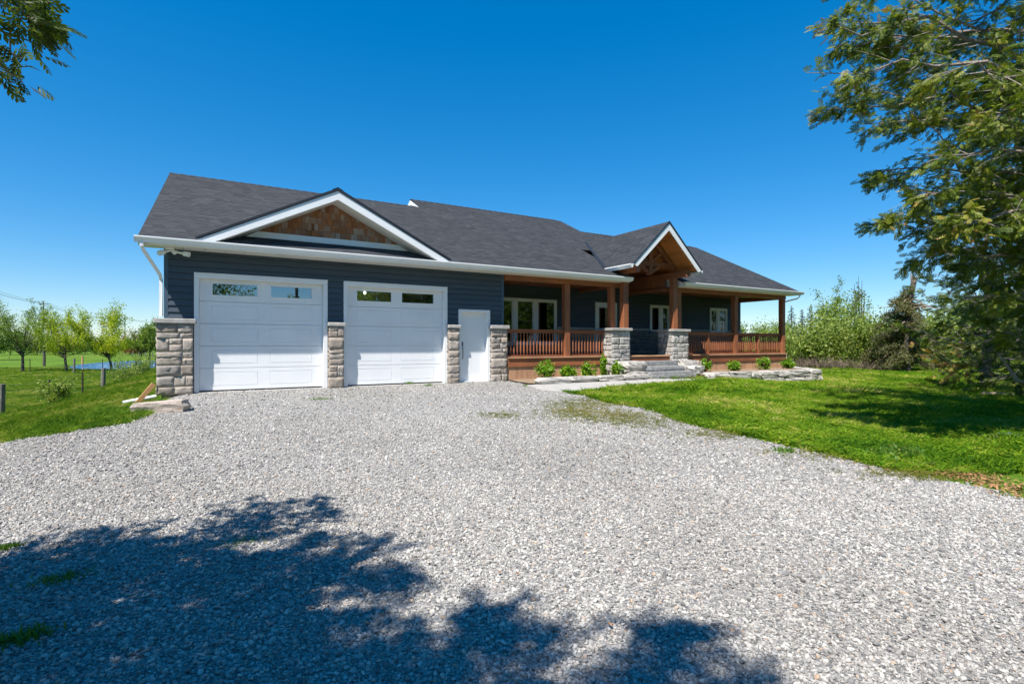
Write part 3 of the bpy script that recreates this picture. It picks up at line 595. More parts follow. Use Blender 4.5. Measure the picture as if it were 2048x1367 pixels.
# cut the wainscot backing where the big window and the door stand
me=wn.data; wn.data=MB().box(12.19,14.03,WY-.028,WY+.018,.682,1.64).box(15.14,22.84,WY-.028,WY+.018,.682,1.56).box(8.72,12.19,WY-.028,WY+.018,.682,1.06).mesh('wainscot',M_mortar)
MB().box(8.8,22.6,4.6,4.65,.6,3.2).build('room_partition',M_inner,H); MB().box(8.8,22.6,2.4,4.6,.55,.60).build('room_floor',M_inner,H); MB().box(8.8,22.6,2.4,4.6,3.2,3.22).build('room_ceiling',M_inner,H)
def window(x0,x1,z0,z1,mulls,door=False):
    f=.075; y0,y1=WY-.045,WY+.10; wd=MB(); wd.box(x0,x0+f,y0,y1,z0,z1).box(x1-f,x1,y0,y1,z0,z1).box(x0+f,x1-f,y0,y1,z1-f,z1).box(x0+f,x1-f,y0,y1,z0,z0+f)
    wd=wd.build('glazed_door' if door else 'window',M_trim,H,bevel=.005)
    edges=[x0+f]
    for m_ in mulls: MB().box(m_-.085,m_+.085,y0+.006,y1,z0+f,z1-f).build('mullion',M_trim,wd); edges+=[m_-.085,m_+.085]
    edges.append(x1-f)
    for a,b in zip(edges[::2],edges[1::2]):
        fr=MB(); k=.13 if door else .04; bz=.30 if door else .04
        fr.box(a,a+k,y0+.03,y0+.07,z0+f,z1-f).box(b-k,b,y0+.03,y0+.07,z0+f,z1-f).box(a+k,b-k,y0+.03,y0+.07,z1-f-k,z1-f).box(a+k,b-k,y0+.03,y0+.07,z0+f,z0+f+bz); fr.build('sash',M_trim,wd)
        MB().box(a+k,b-k,y0+.045,y0+.053,z0+f+bz,z1-f-k).build('pane',M_glass2,wd)
    return wd
window(9.42,12.19,1.06,2.735,(10.37,11.25)); dr=window(14.03,15.14,.68,2.735,(),True); window(16.98,18.12,1.575,2.735,(17.615,)); window(20.70,21.88,1.575,2.735,(21.27,))
MB().tube([(14.98,2.13,1.62),(14.98,2.09,1.62),(14.88,2.09,1.62)],.012,6).build('door_handle',M_blackmetal,dr)
# downspouts and floodlight
def downspout(pts,r=.038): return MB().tube(pts,r,4).build('downspout',M_trim,H)
downspout([(-.36,-.62,3.25),(-.36,-.62,3.14),(-.33,-.55,3.06),(-.075,-.05,2.62),(-.06,.03,2.52),(-.06,.03,1.70)],.045)
downspout([(23.05,-.62,3.25),(23.05,-.62,3.15),(23.02,-.52,3.06),(22.90,-.02,2.95),(22.87,.05,2.86),(22.87,.05,.85),(22.88,.04,.75),(22.97,-.02,.62),(22.97,-.02,.10),(23.02,-.1,.0)],.036)
fl=MB().box(.03,.20,-.22,-.08,3.165,3.204).build('floodlight',M_trim,H)
for x,rot in((.02,-.3),(.36,.45)):
    a=Vector((.12,-.16,3.15)); b=Vector((x,-.25,3.10)); MB().tube([a,b,b+(b-a).normalized()*.02,b+(b-a).normalized()*.14],[.018,.03,.055,.06],8).build('lamp_head',M_trim,fl)
MB().lathe([(.02,-.09),(.05,-.06),(.055,0)],8).build('motion_sensor',M_trim,fl).location=(.2,-.15,3.165)
sh=link('roof_shingles',mesh_np('roof_shingles',np.array(SHV),np.array(SHF),M_shingle,col=SHC),H); sh['kind']='stuff'

# ------------------------------------------------------------------ ground, drive, walk, pond, beds
def axis_pts(lo,hi,near,step,grow):
    a=[near]; s=step
    while a[-1]<hi: s*=grow if a[-1]>near+30 else 1.0; a.append(a[-1]+s)
    b=[near]; s=step
    while b[-1]>lo: s*=grow if b[-1]<near-26 else 1.0; b.append(b[-1]-s)
    return np.array(sorted(set(np.round(a+b,4))))
gx=axis_pts(-1500,1500,4,.5,1.12); gy=axis_pts(-1500,1500,0,.5,1.08)
XX,YY=np.meshgrid(gx,gy); ZZ=G(XX,YY); nx=len(gx); ny=len(gy)
idx=np.arange(nx*ny).reshape(ny,nx); F4=np.stack([idx[:-1,:-1],idx[:-1,1:],idx[1:,1:],idx[1:,:-1]],-1).reshape(-1,4)
inside=(XX>.3)&(XX<22.6)&(YY>.6)&(YY<9.8); ZZ=np.where(inside,-.6,ZZ)
tag(link('lawn',mesh_np('lawn',np.stack([XX,YY,ZZ],-1).reshape(-1,3),F4,M_turf,True)),'mown green grass ground around the house and fields',None,None,'structure')
def inpoly(P,x,y):
    P=np.asarray(P); c=np.zeros(np.shape(x),bool); j=len(P)-1
    for i in range(len(P)):
        xi,yi=P[i]; xj,yj=P[j]; m=((yi>y)!=(yj>y)); c^=m&(x<(xj-xi)*(y-yi)/((yj-yi) if yj!=yi else 1e-9)+xi); j=i
    return c
def patch(name,P,dz,step,mat,jit=.0,label=None):
    P=np.asarray(P); x0,y0=P.min(0); x1,y1=P.max(0); xs=np.arange(x0-step,x1+2*step,step); ys=np.arange(y0-step,y1+2*step,step); X,Y=np.meshgrid(xs,ys)
    n=len(xs); cxm=(X[:-1,:-1]+X[1:,1:])/2; cym=(Y[:-1,:-1]+Y[1:,1:])/2
    jx=cxm+jit*np.sin(cym*3.1+1.7*np.sin(cxm*2.3)); jy=cym+jit*np.cos(cxm*2.7+1.3*np.sin(cym*1.9))
    keep=inpoly(P,jx,jy).ravel(); id_=np.arange(X.size).reshape(X.shape); f=np.stack([id_[:-1,:-1],id_[:-1,1:],id_[1:,1:],id_[1:,:-1]],-1).reshape(-1,4)[keep]
    used=np.unique(f); mp=np.full(X.size,-1); mp[used]=np.arange(len(used)); xx,yy=X.ravel()[used],Y.ravel()[used]
    o=link(name,mesh_np(name,np.stack([xx,yy,G(xx,yy)+dz],-1),mp[f],mat,True)); return tag(o,label,None,None,'structure')
edgeR=[pix(*p) for p in ((1120,781),(1200,800),(1300,823),(1420,858),(1540,884),(1660,907),(1800,947),(1900,963),(2048,1003),(2300,1090))]
edgeL=[pix(*p) for p in ((330,806),(300,822),(262,846),(200,857),(100,873),(0,887),(-150,915),(-400,980))]
DRIVE=[(8.75,-.02),(8.75,-1.0)]+[(8.35,-1.9)]+edgeR+[(12,-17),(12,-26),(-12,-26),(-12,-17)]+edgeL[::-1]+[(-.1,-.4),(.1,.12)]
DRIVE=[tuple(map(float,p)) for p in DRIVE]
patch('driveway',DRIVE,.012,.18,M_gravel,.07,'pale grey gravel driveway in front of the garage')
WALK=[(8.45,-1.72),(13.1,-1.62),(15.6,-1.62),(16.1,-1.75),(15.95,-2.35),(12.5,-2.75),(10.2,-3.2),(8.7,-3.65),(8.1,-3.0)]
x0=MB(); WZ=lambda x,y:g(x,y)+.045
n=len(WALK); x0.v=[(x,y,WZ(x,y)) for x,y in WALK]+[(x,y,WZ(x,y)-.2) for x,y in WALK]; x0.f=[tuple(range(n))]+[(i,(i+1)%n,n+(i+1)%n,n+i) for i in range(n)]
tag(x0.build('walkway',M_concrete,bevel=.012),'pale concrete walkway between gravel drive and stone steps',None,None,'structure')
BEDL=[(8.80,-.05),(12.6,-.05),(12.9,-.5),(13.0,-1.55),(8.8,-1.62),(8.72,-1.0)]; BEDR=[(16.3,-.05),(22.8,-.05),(22.75,-.4),(21.3,-1.95),(16.0,-1.6),(15.6,-1.3),(15.6,-.6)]
patch('garden_bed',BEDL,.05,.1,M_dirt,.0,'bare brown planting bed along the left porch skirting')
b=MB(); top=.06; n=len(BEDR); b.v=[(x,y,top) for x,y in BEDR]+[(x,y,-.6) for x,y in BEDR]; b.f=[tuple(range(n))]+[(i,(i+1)%n,n+(i+1)%n,n+i) for i in range(n)]; tag(b.build('garden_bed',M_dirt),'bare brown planting bed along the right porch skirting',None,None,'structure')
m=MB(); m.v=[(POND[0]+POND[2]*1.02*math.cos(a)*(1+.05*math.sin(3*a)),POND[1]+POND[3]*1.02*math.sin(a)*(1+.06*math.cos(2*a)),g(POND[0],POND[1])+.22) for a in np.linspace(0,2*math.pi,60,endpoint=False)]; m.f=[tuple(range(60))]
tag(m.build('pond',M_water),'small blue pond in the field beyond the fences',None,None,'structure')
# ------------------------------------------------------------------ instancing of uncountable cover
SRC=bpy.data.collections.new('cover_sources')
def source(name,me):
    o=bpy.data.objects.new(name,me); return o
def scatter(name,pts,rot,scl,sources,label,mat=None):
    c=bpy.data.collections.new(name+'_shapes')
    for s_ in sources: c.objects.link(s_)
    me=bpy.data.meshes.new(name); me.vertices.add(len(pts)); me.vertices.foreach_set('co',np.asarray(pts,np.float32).ravel())
    a=me.attributes.new('rot','FLOAT_VECTOR','POINT'); a.data.foreach_set('vector',np.asarray(rot,np.float32).ravel())
    a=me.attributes.new('scl','FLOAT_VECTOR','POINT'); a.data.foreach_set('vector',np.asarray(scl,np.float32).ravel())
    a=me.attributes.new('pick','INT','POINT'); a.data.foreach_set('value',rng.integers(0,len(sources),len(pts)).astype(np.int32))
    me.update()
    if mat: me.materials.append(mat)
    o=link(name,me); ng=bpy.data.node_groups.new(name,'GeometryNodeTree'); ng.interface.new_socket('Geometry',in_out='INPUT',socket_type='NodeSocketGeometry'); ng.interface.new_socket('Geometry',in_out='OUTPUT',socket_type='NodeSocketGeometry')
    gi=ng.nodes.new('NodeGroupInput'); go=ng.nodes.new('NodeGroupOutput'); ip=ng.nodes.new('GeometryNodeInstanceOnPoints'); ci=ng.nodes.new('GeometryNodeCollectionInfo')
    ci.inputs['Collection'].default_value=c; ci.inputs['Separate Children'].default_value=True; ci.inputs['Reset Children'].default_value=True; ip.inputs['Pick Instance'].default_value=True
    def na(nm,t): n=ng.nodes.new('GeometryNodeInputNamedAttribute'); n.data_type=t; n.inputs['Name'].default_value=nm; return n.outputs['Attribute']
    L=ng.links.new; L(gi.outputs[0],ip.inputs['Points']); L(ci.outputs[0],ip.inputs['Instance']); L(na('pick','INT'),ip.inputs['Instance Index'])
    L(na('rot','FLOAT_VECTOR'),ip.inputs['Rotation']); L(na('scl','FLOAT_VECTOR'),ip.inputs['Scale']); L(ip.outputs[0],go.inputs[0])
    md=o.modifiers.new('cover','NODES'); md.node_group=ng
    return tag(o,label,None,None,'stuff')
def camspace(x,y): dx,dy=x-CX,y-CY; return dx*S_-dy*C_, dx*C_+dy*S_
# crushed stone: six angular shapes
stones=[]
for k in range(6):
    bm=bmesh.new(); bmesh.ops.create_icosphere(bm,subdivisions=1 if k%2 else 2,radius=1); r=np.random.default_rng(k+40)
    ax=r.normal(size=(5,3)); ax/=np.linalg.norm(ax,axis=1)[:,None]; cut=r.uniform(.5,.85,5)
    for v in bm.verts:
        p=np.array(v.co)
        for a_,c_ in zip(ax,cut):
            d=p@a_
            if d>c_: p=p-a_*(d-c_)*.9
        v.co=p*np.array((1.0,.8,.62))*(1+.06*r.normal())
    me=bpy.data.meshes.new('gravel_stone'); bm.to_mesh(me); bm.free(); me.materials.append(M_crush); stones.append(source('gravel_stone',me))
P_=[]
def polar_pts(n,f0,f1,k0,k1):
    f=np.sqrt(rng.uniform(f0*f0,f1*f1,n)); k=rng.uniform(k0,k1,n); r=k*f; return CX+r*S_+f*C_, CY-r*C_+f*S_, f
gxs,gys,gsz=[],[],[]
for n,f0,f1,s0,s1 in ((72000,1.1,2.6,.0036,.0082),(155000,2.6,5.0,.0039,.0084),(165000,5.0,9.0,.005,.010),(85000,9.0,16.5,.007,.0135)):
    x,y,f=polar_pts(n,f0,f1,-1.22,1.22); ok=inpoly(DRIVE,x+.07*np.sin(y*3.1)+rng.normal(0,.07,n),y+rng.normal(0,.07,n)); x,y=x[ok],y[ok]; gxs.append(x);gys.append(y); s=np.exp(rng.normal(0,.45,len(x)))*(s0+s1)/2; gsz.append(np.clip(s,s0*.55,s1*1.9))
x=np.concatenate(gxs);y=np.concatenate(gys);s=np.concatenate(gsz); z=G(x,y)+.012+s*rng.uniform(.0,.55,len(x))
rot=np.stack([rng.normal(0,.35,len(x)),rng.normal(0,.35,len(x)),rng.uniform(0,6.28,len(x))],-1); scl=np.stack([s*rng.uniform(.8,1.3,len(x)),s*rng.uniform(.8,1.2,len(x)),s*rng.uniform(.75,1.1,len(x))],-1)
scatter('gravel',np.stack([x,y,z],-1),rot,scl,stones,'loose crushed grey limestone covering the driveway')
# grass tufts
def tuft(seed,nb,h,spread,wid,clover=0):
    r=np.random.default_rng(seed); v=[];f=[]
    for i in range(nb):
        a=r.uniform(0,6.28); d=spread*math.sqrt(r.random()); b=np.array([d*math.cos(a),d*math.sin(a),-.01]); L=h*r.uniform(.55,1.15); la=r.uniform(0,6.28); ln=r.uniform(.15,.75)
        di=np.array([math.cos(la)*ln,math.sin(la)*ln,1]); di/=np.linalg.norm(di); sd=np.cross(di,[math.cos(la+1),math.sin(la+1),.1]); sd/=np.linalg.norm(sd); w_=wid*r.uniform(.7,1.3)
        m_=b+di*L*.55; t=b+di*L*.95+np.array([math.cos(la),math.sin(la),-.35])*L*.25; k=len(v); v+=[b-sd*w_,b+sd*w_,m_+sd*w_*.8,m_-sd*w_*.8,t]; f+=[(k,k+1,k+2,k+3),(k+3,k+2,k+4,k+4)]
    for i in range(clover):
        a=r.uniform(0,6.28); d=spread*math.sqrt(r.random()); c=np.array([d*math.cos(a),d*math.sin(a),h*r.uniform(.35,.8)]); ro=r.uniform(0,6.28)
        for q in range(3):
            an=ro+q*2.09; u=np.array([math.cos(an),math.sin(an),r.uniform(-.2,.35)]); s_=np.array([-math.sin(an),math.cos(an),0]); Lf=wid*3.2*r.uniform(.8,1.2); k=len(v); v+=[c,c+u*Lf*.6+s_*Lf*.5,c+u*Lf,c+u*Lf*.6-s_*Lf*.5]; f.append((k,k+1,k+2,k+3))
    me=bpy.data.meshes.new('grass_tuft'); me.from_pydata([tuple(p) for p in v],[],[tuple(dict.fromkeys(q)) for q in f]); return me
def tufts(mat,specs):
    o=[]
    for sp in specs: me=tuft(*sp); me.materials.append(mat); o.append(source('grass_tuft',me))
    return o
lawn_src=tufts(M_grass,[(1,15,.07,.08,.006,8),(2,18,.085,.085,.0055,3),(3,12,.06,.08,.006,12),(4,20,.105,.085,.005,0)])
mead_src=tufts(M_meadow,[(5,22,.13,.09,.0055,0),(6,26,.17,.10,.005,0),(7,20,.10,.09,.006,3)])
NOGO=[(-.2,-.5),(22.9,-.5),(22.9,10.5),(-.2,11)]
def grass_pts(n,f0,f1,k0,k1):
    x,y,f=polar_pts(n,f0,f1,k0,k1); ed=.10*np.sin(y*2.3+x)+.05*np.sin(7*x)
    ok=~(inpoly(DRIVE,x+ed,y+ed*.5)|inpoly(WALK,x,y)|inpoly(BEDL,x,y)|inpoly(BEDR,x,y-.25)|inpoly(BEDR,x-.2,y)|inpoly(NOGO,x,y))
    d=((x-POND[0])/POND[2])**2+((y-POND[1])/POND[3])**2; ok&=d>1.1
    return x[ok],y[ok],f[ok]
def lay(name,src,label,sets):
    X=[];Y=[];S=[]
    for n,f0,f1,k0,k1,s0,s1 in sets:
        x,y,f=grass_pts(n,f0,f1,k0,k1); X.append(x);Y.append(y); S.append(rng.uniform(s0,s1,len(x))*(1+.25*np.sin(x*1.1)*np.cos(y*1.3)))
    x=np.concatenate(X);y=np.concatenate(Y);s=np.concatenate(S); rot=np.stack([rng.normal(0,.12,len(x)),rng.normal(0,.12,len(x)),rng.uniform(0,6.28,len(x))],-1)
    return scatter(name,np.stack([x,y,G(x,y)-.004],-1),rot,np.stack([s,s,s*rng.uniform(.7,1.25,len(x))],-1),src,label)
lay('grass',lawn_src,'short clover lawn between drive, walkway and cedar',[(52000,5.5,13,.05,1.25,.8,1.3),(46000,13,24,.08,1.2,1.1,1.8),(26000,24,44,.45,1.15,1.0,1.7)])
lay('grass',mead_src,'longer grass on the bank and field beside the garage',[(30000,5,16,-1.3,-.55,.55,.95),(34000,16,32,-1.25,-.55,.6,1.05),(20000,32,62,-1.1,-.6,.7,1.2)])

# ------------------------------------------------------------------ trees
def tint_of(n,mu=.5,sd=.22): return np.clip(rng.normal(mu,sd,n),0,1)
def leaf_quads(c,size,up=.35,aspect=.55,mu=.5,sd=.22,dirs=None):
    """diamond leaves at centres c"""
    n=len(c); d=rng.normal(size=(n,3)) if dirs is None else dirs+rng.normal(0,.45,(n,3)); d/=np.linalg.norm(d,axis=1)[:,None]+1e-9
    q=rng.normal(size=(n,3)); q[:,2]+=up; s=np.cross(d,q); s/=np.linalg.norm(s,axis=1)[:,None]+1e-9; L=(size*rng.uniform(.6,1.35,n))[:,None]
    v=np.stack([c-d*L*.5,c+s*L*aspect*.5,c+d*L*.5,c-s*L*aspect*.5],1).reshape(-1,3); f=np.arange(4*n).reshape(n,4)
    t=tint_of(n,mu,sd); return v,f,np.repeat(t,4)
class Cloud:
    def __init__(s): s.V=[];s.F=[];s.T=[];s.n=0
    def add(s,v,f,t): s.V.append(v); s.F.append(f+s.n); s.T.append(t); s.n+=len(v)
    def mesh(s,name,mat,off=(0,0,0)): return mesh_np(name,np.concatenate(s.V)-np.array(off),np.concatenate(s.F),mat,False,np.concatenate(s.T))
# flat cedar spray in its own plane: axis along +x, spread along y
def spray_template():
    q=[]
    def kite(a,b,w):
        a=np.array(a);b=np.array(b);d=(b-a);n=np.array([-d[1],d[0]]);n=n/np.linalg.norm(n); m=a+d*.6; q.append([a,m+n*w,b,m-n*w])
    kite((0,0),(1.0,.03),.045)
    for i,(t,s,L) in enumerate(((.10,1,.40),(.20,-1,.46),(.32,1,.48),(.42,-1,.46),(.54,1,.40),(.64,-1,.36),(.76,1,.27),(.84,-1,.22))):
        b=(t+L*.70,s*L*.66); kite((t,0),b,.075)
    return np.array(q)
SPT=spray_template()                       # (K,4,2)
def sprays(p,d,nrm,size,mu,sd,extra=None):
    n=len(p); d=d/np.linalg.norm(d,axis=1)[:,None]; s=np.cross(nrm,d); s/=np.linalg.norm(s,axis=1)[:,None]+1e-9; nn=np.cross(d,s)
    K=len(SPT); L=(size*rng.uniform(.6,1.3,n))[:,None,None,None]; uv=SPT[None]; X=uv[...,0:1]; Yv=uv[...,1:2]
    v=p[:,None,None,:]+L*(X*d[:,None,None,:]+Yv*s[:,None,None,:]*rng.uniform(.6,1.0,n)[:,None,None,None]-(.25*X*X+.22*np.abs(Yv))*nn[:,None,None,:]*rng.uniform(.2,1.5,n)[:,None,None,None])
    t=tint_of(n,mu,sd) if extra is None else extra; tt=np.repeat(np.clip(t[:,None]+rng.normal(0,.07,(n,K)),0,1)[:,:,None],4,2)
    return v.reshape(-1,3),np.arange(n*K*4).reshape(-1,4),tt.ravel()
def nrmz(a): return a/np.linalg.norm(a)
def cedar(name,label,base,h,rad,nb,seed,zmin=1.2,size=.20,spb=150,group=None,boughs=(),azr=None,detail=1.0,dead=.0,tmu=.42,keep=None):
    """rad(z)->branch length; boughs: list of tip points; returns the thing"""
    r=np.random.default_rng(seed); t=thing(name,label,'tree',base,group); B=np.array(base,float); tr=MB(); cl=Cloud(); dd=Cloud()
    tp=[(0,0,-.3)]; ra=[h*.022]
    for i in range(1,9): z=h*i/8; tp.append((.10*math.sin(i*1.3+seed),.10*math.cos(i*1.7+seed),z)); ra.append(h*.021*(1-i/8)+.01)
    tr.tube(tp,ra,9); br=MB(); jobs=[]
    for i in range(nb):
        z=zmin+(h-zmin)*(i+r.random())/nb; az=(i*2.399+r.normal(0,.3)) if azr is None else r.uniform(*azr); L=rad(z)*r.uniform(.62,1.08)
        jobs.append((z,np.array([math.cos(az),math.sin(az),0]),L,None))
    for tip in boughs:
        d=np.array(tip)-B; z=max(.8,min(h*.92,d[2]-.10*math.hypot(d[0],d[1]))); L=math.hypot(d[0],d[1]); jobs.append((z,np.array([d[0]/L,d[1]/L,0]),L,d[2]))
    for z,dr,L,zt in jobs:
        n=9; pts=[]; droop=r.uniform(.02,.16); lift=r.uniform(.12,.34); wob=r.normal(0,.05,2); sd_=np.array([-dr[1],dr[0],0])
        for k in range(n):
            u=k/(n-1); zz=z+L*(lift*u*u-droop*math.sin(u*math.pi)) if zt is None else z+(zt-z)*u+L*.06*math.sin(u*math.pi)
            pts.append(dr*L*u+sd_*L*(wob[0]*math.sin(3*u)+wob[1]*u)+np.array([0,0,zz])+(r.normal(0,.022*L,3) if 0<k<n-1 else 0))
        pts=np.array(pts)
        if keep is None or keep(pts+B).all(): br.tube(pts,[max(.004,.0095*L*(1-k/(n-1))+.004) for k in range(n)],5)
        # side twigs carry the sprays in clumps
        K=int(5+5.5*L); m=int(spb*detail*(.30+L/3.0)); tu=np.sort(r.uniform(.14,1,K)); ti=np.minimum((tu*(n-1)).astype(int),n-2); tf=(tu*(n-1)-ti)[:,None]; tp0=pts[ti]*(1-tf)+pts[ti+1]*tf; tdn=pts[ti+1]-pts[ti]; tdn/=np.linalg.norm(tdn,axis=1)[:,None]
        lat=np.cross(tdn,[0,0,1]); lat/=np.linalg.norm(lat,axis=1)[:,None]; sg=r.choice([-1,1],K)[:,None]; tl=(.16+.34*L*(1-tu)**.7*r.uniform(.45,1,K))[:,None]
        tdir=tdn*.75+lat*sg*r.uniform(.35,1.1,K)[:,None]+np.stack([np.zeros(K),np.zeros(K),r.normal(-.12,.28,K)],-1); tdir/=np.linalg.norm(tdir,axis=1)[:,None]
        q=r.integers(0,K,m); v_=(r.uniform(.1,1,m)**.8)[:,None]; p2=tp0[q]+tdir[q]*tl[q]*v_+np.stack([r.normal(0,.03,m),r.normal(0,.03,m),r.normal(-.02,.035,m)-.10*(tl[q]*v_*v_)[:,0]],-1)
        d2=tdir[q]*.8+r.normal(0,.42,(m,3))+np.array([0,0,-.10]); nr=np.stack([r.normal(0,.75,m),r.normal(0,.75,m),np.ones(m)],-1)
        clump=r.normal(0,.13,K)[q]; ex=np.clip(r.normal(tmu+.22*(tu[q]-.5),.13,m)+clump,0,.93); ex=np.where(r.random(m)<.010,1.0,ex)
        if r.random()<dead: ex=np.where(r.random(m)<.7,.99,ex)
        if keep is not None:
            ok=keep(p2+B); p2,d2,nr,ex=p2[ok],d2[ok],nr[ok],ex[ok]
        sz=size if keep is None else np.where(camspace(p2[:,0]+B[0],p2[:,1]+B[1])[1]>1.6,size*.42,size)
        if len(p2): cl.add(*sprays(p2,d2,nr,sz,.4,.2,ex))
        for k in range(K):
            e=tp0[k]+tdir[k]*tl[k]
            if keep is None or (keep(e[None]+B)[0] and keep(tp0[k][None]+B)[0]): br.tube([tp0[k],tp0[k]+tdir[k]*tl[k]*.55+np.array([0,0,.015]),e],[.007,.005,.002],3,False)
    tr.build('trunk',M_cedarbark,t); br.build('branches',M_cedarbark,t); link('crown',cl.mesh('crown',M_cedar),t); return t
def leafy(name,label,base,h,r0,seed,mat,nleaf=5000,leaf=.12,limbs=12,cat='tree',group=None,lean=(0,0),trunk_h=.26,tr=.017,stems=1,flat=.8,spread=.16,bark=M_bark,mu=.5,upright=.35,bare=0):
    r=np.random.default_rng(seed); t=thing(name,label,cat,base,group); w_=MB(); cl=Cloud(); segs=[]; ln=np.array([lean[0],lean[1],0])
    for s in range(stems):
        off=np.array([r.normal(0,.10*r0),r.normal(0,.10*r0),0]) if stems>1 else np.zeros(3); th=h*trunk_h; top=off+ln*th+np.array([0,0,th]); w_.tube([off+(0,0,-.15),off+ln*th*.4+(r.normal(0,.03),r.normal(0,.03),th*.5),top],[h*tr*1.25/stems**.4,h*tr/stems**.4,h*tr*.85/stems**.4],8)
        for i in range(limbs//stems+1):
            az=i*2.4+r.normal(0,.35)+s; el=r.uniform(.05,1.0)**.8; tgt=np.array([math.cos(az)*r0*math.sqrt(1-(el*.92)**2)*r.uniform(.7,1.05),math.sin(az)*r0*math.sqrt(1-(el*.92)**2)*r.uniform(.7,1.05),th+(h-th)*(el*flat+(1-flat)*r.random()) ])+ln*h*.6+off*.4
            if upright<0: tgt[2]-=abs(upright)*h*r.random()
            st=off+ln*th*.9+np.array([0,0,th*r.uniform(.75,1.0)]); mid=st*.45+tgt*.55+np.array([0,0,(h*.05)*r.normal()]); pl=[st,(st*.72+mid*.28)+r.normal(0,.03*h,3)*.4,mid,(mid+tgt)/2+r.normal(0,.02*h,3),tgt]; R0=h*tr*.42/stems**.3
            w_.tube(pl,[R0,R0*.75,R0*.5,R0*.3,R0*.1],5); pl=np.array(pl)
            for q in range(7):
                k=r.integers(1,4); u=r.random(); p0=pl[k]*(1-u)+pl[k+1]*u; L=r0*r.uniform(.18,.5); d=(pl[-1]-pl[0]); d=d/np.linalg.norm(d)+r.normal(0,.55,3)+np.array([0,0,upright]); d/=np.linalg.norm(d); p1=p0+d*L; w_.tube([p0,(p0+p1)/2+r.normal(0,.03*L,3),p1],[R0*.22,R0*.14,R0*.05],3,False); segs.append((p0,p1,d))
            segs.append((pl[2],pl[4],(pl[4]-pl[2])/np.linalg.norm(pl[4]-pl[2])))
    A=np.array([s_[0] for s_ in segs]);Bq=np.array([s_[1] for s_ in segs]);D=np.array([s_[2] for s_ in segs]); k=r.integers(0,len(segs),nleaf); u=r.random(nleaf)[:,None]; sp=np.linalg.norm(Bq-A,axis=1)[k][:,None]*spread+leaf*.5
    c=A[k]*(1-u)+Bq[k]*u+r.normal(0,1,(nleaf,3))*sp; ok=c[:,2]>.04*h; c=c[ok]; tone=r.normal(0,.13,len(segs))[k][ok]
    v,f,tt=leaf_quads(c,leaf,mu=mu,dirs=D[k][ok]*.5); tt=np.clip(tt+np.repeat(tone,4),0,1); cl.add(v,f,tt)
    w_.build('trunk' if stems==1 else 'stems',bark,t); link('crown' if cat=='tree' else 'foliage',cl.mesh('crown',mat),t); return t
def conifer(name,label,base,h,r0,seed,mat,n=5200,leaf=.16,group=None):
    r=np.random.default_rng(seed); t=thing(name,label,'tree',base,group); w_=MB(); w_.tube([(0,0,-.2),(0,0,h*.5),(.05,.02,h)],[h*.02,h*.013,.01],7); cs=[];ds=[]
    nb=int(h*9)
    for i in range(nb):
        z=h*(.06+.93*i/nb); L=r0*(1-(z/h))**.85*r.uniform(.6,1.12)+.08; az=i*2.399+r.normal(0,.2); d=np.array([math.cos(az),math.sin(az),-.28+.25*r.random()]); w_.tube([(0,0,z),tuple(d*L*.6+(0,0,z)),tuple(d*L+(0,0,z+.05*L))],[.02,.012,.004],3,False)
        m=max(6,int(n/nb*(L/r0)*2)); u=r.uniform(.12,1,m)[:,None]; cs.append(d*L*u+np.array([0,0,z])+r.normal(0,.09*L+.03,(m,3))*np.array([1,1,.55])); ds.append(np.tile(d+np.array([0,0,-.25]),(m,1)))
    cl=Cloud(); cl.add(*leaf_quads(np.concatenate(cs),leaf,aspect=.35,dirs=np.concatenate(ds))); w_.build('trunk',M_bark,t); link('crown',cl.mesh('crown',mat),t); return t
def at(px,f,dz=0): x,y=pf(px,f); return (x,y,g(x,y)+dz)

# near cedar on the right, its boughs reach over the lawn
x,y=cw(8.5,7.4); 
def tipR(px,py,f): a,b=pf(px,f); return (a,b,CZ+(HZ-py)/FPX*f)
cedar('cedar_tree','tall feathery cedar overhanging the lawn at the edge of the gravel drive',(x,y,g(x,y)),11.5,lambda z:3.6 if z>4.2 else (1.5+.35*z if z<2.6 else 2.4+(z-2.6)*.9),104,3,1.3,.122,405,tmu=.45,dead=.03,
  boughs=[tipR(1634,130,6.6),tipR(1662,20,6.4),tipR(1662,215,7.2),tipR(1722,250,6.9),tipR(1757,335,7.0),tipR(1727,455,7.4),tipR(1812,520,7.2),tipR(1787,430,6.8),tipR(1682,90,7.4),tipR(1922,600,6.8),tipR(1892,300,6.0),tipR(1952,420,5.8),tipR(1712,5,7.0),tipR(1872,150,5.9),tipR(1982,220,5.6),tipR(1842,390,6.4)])
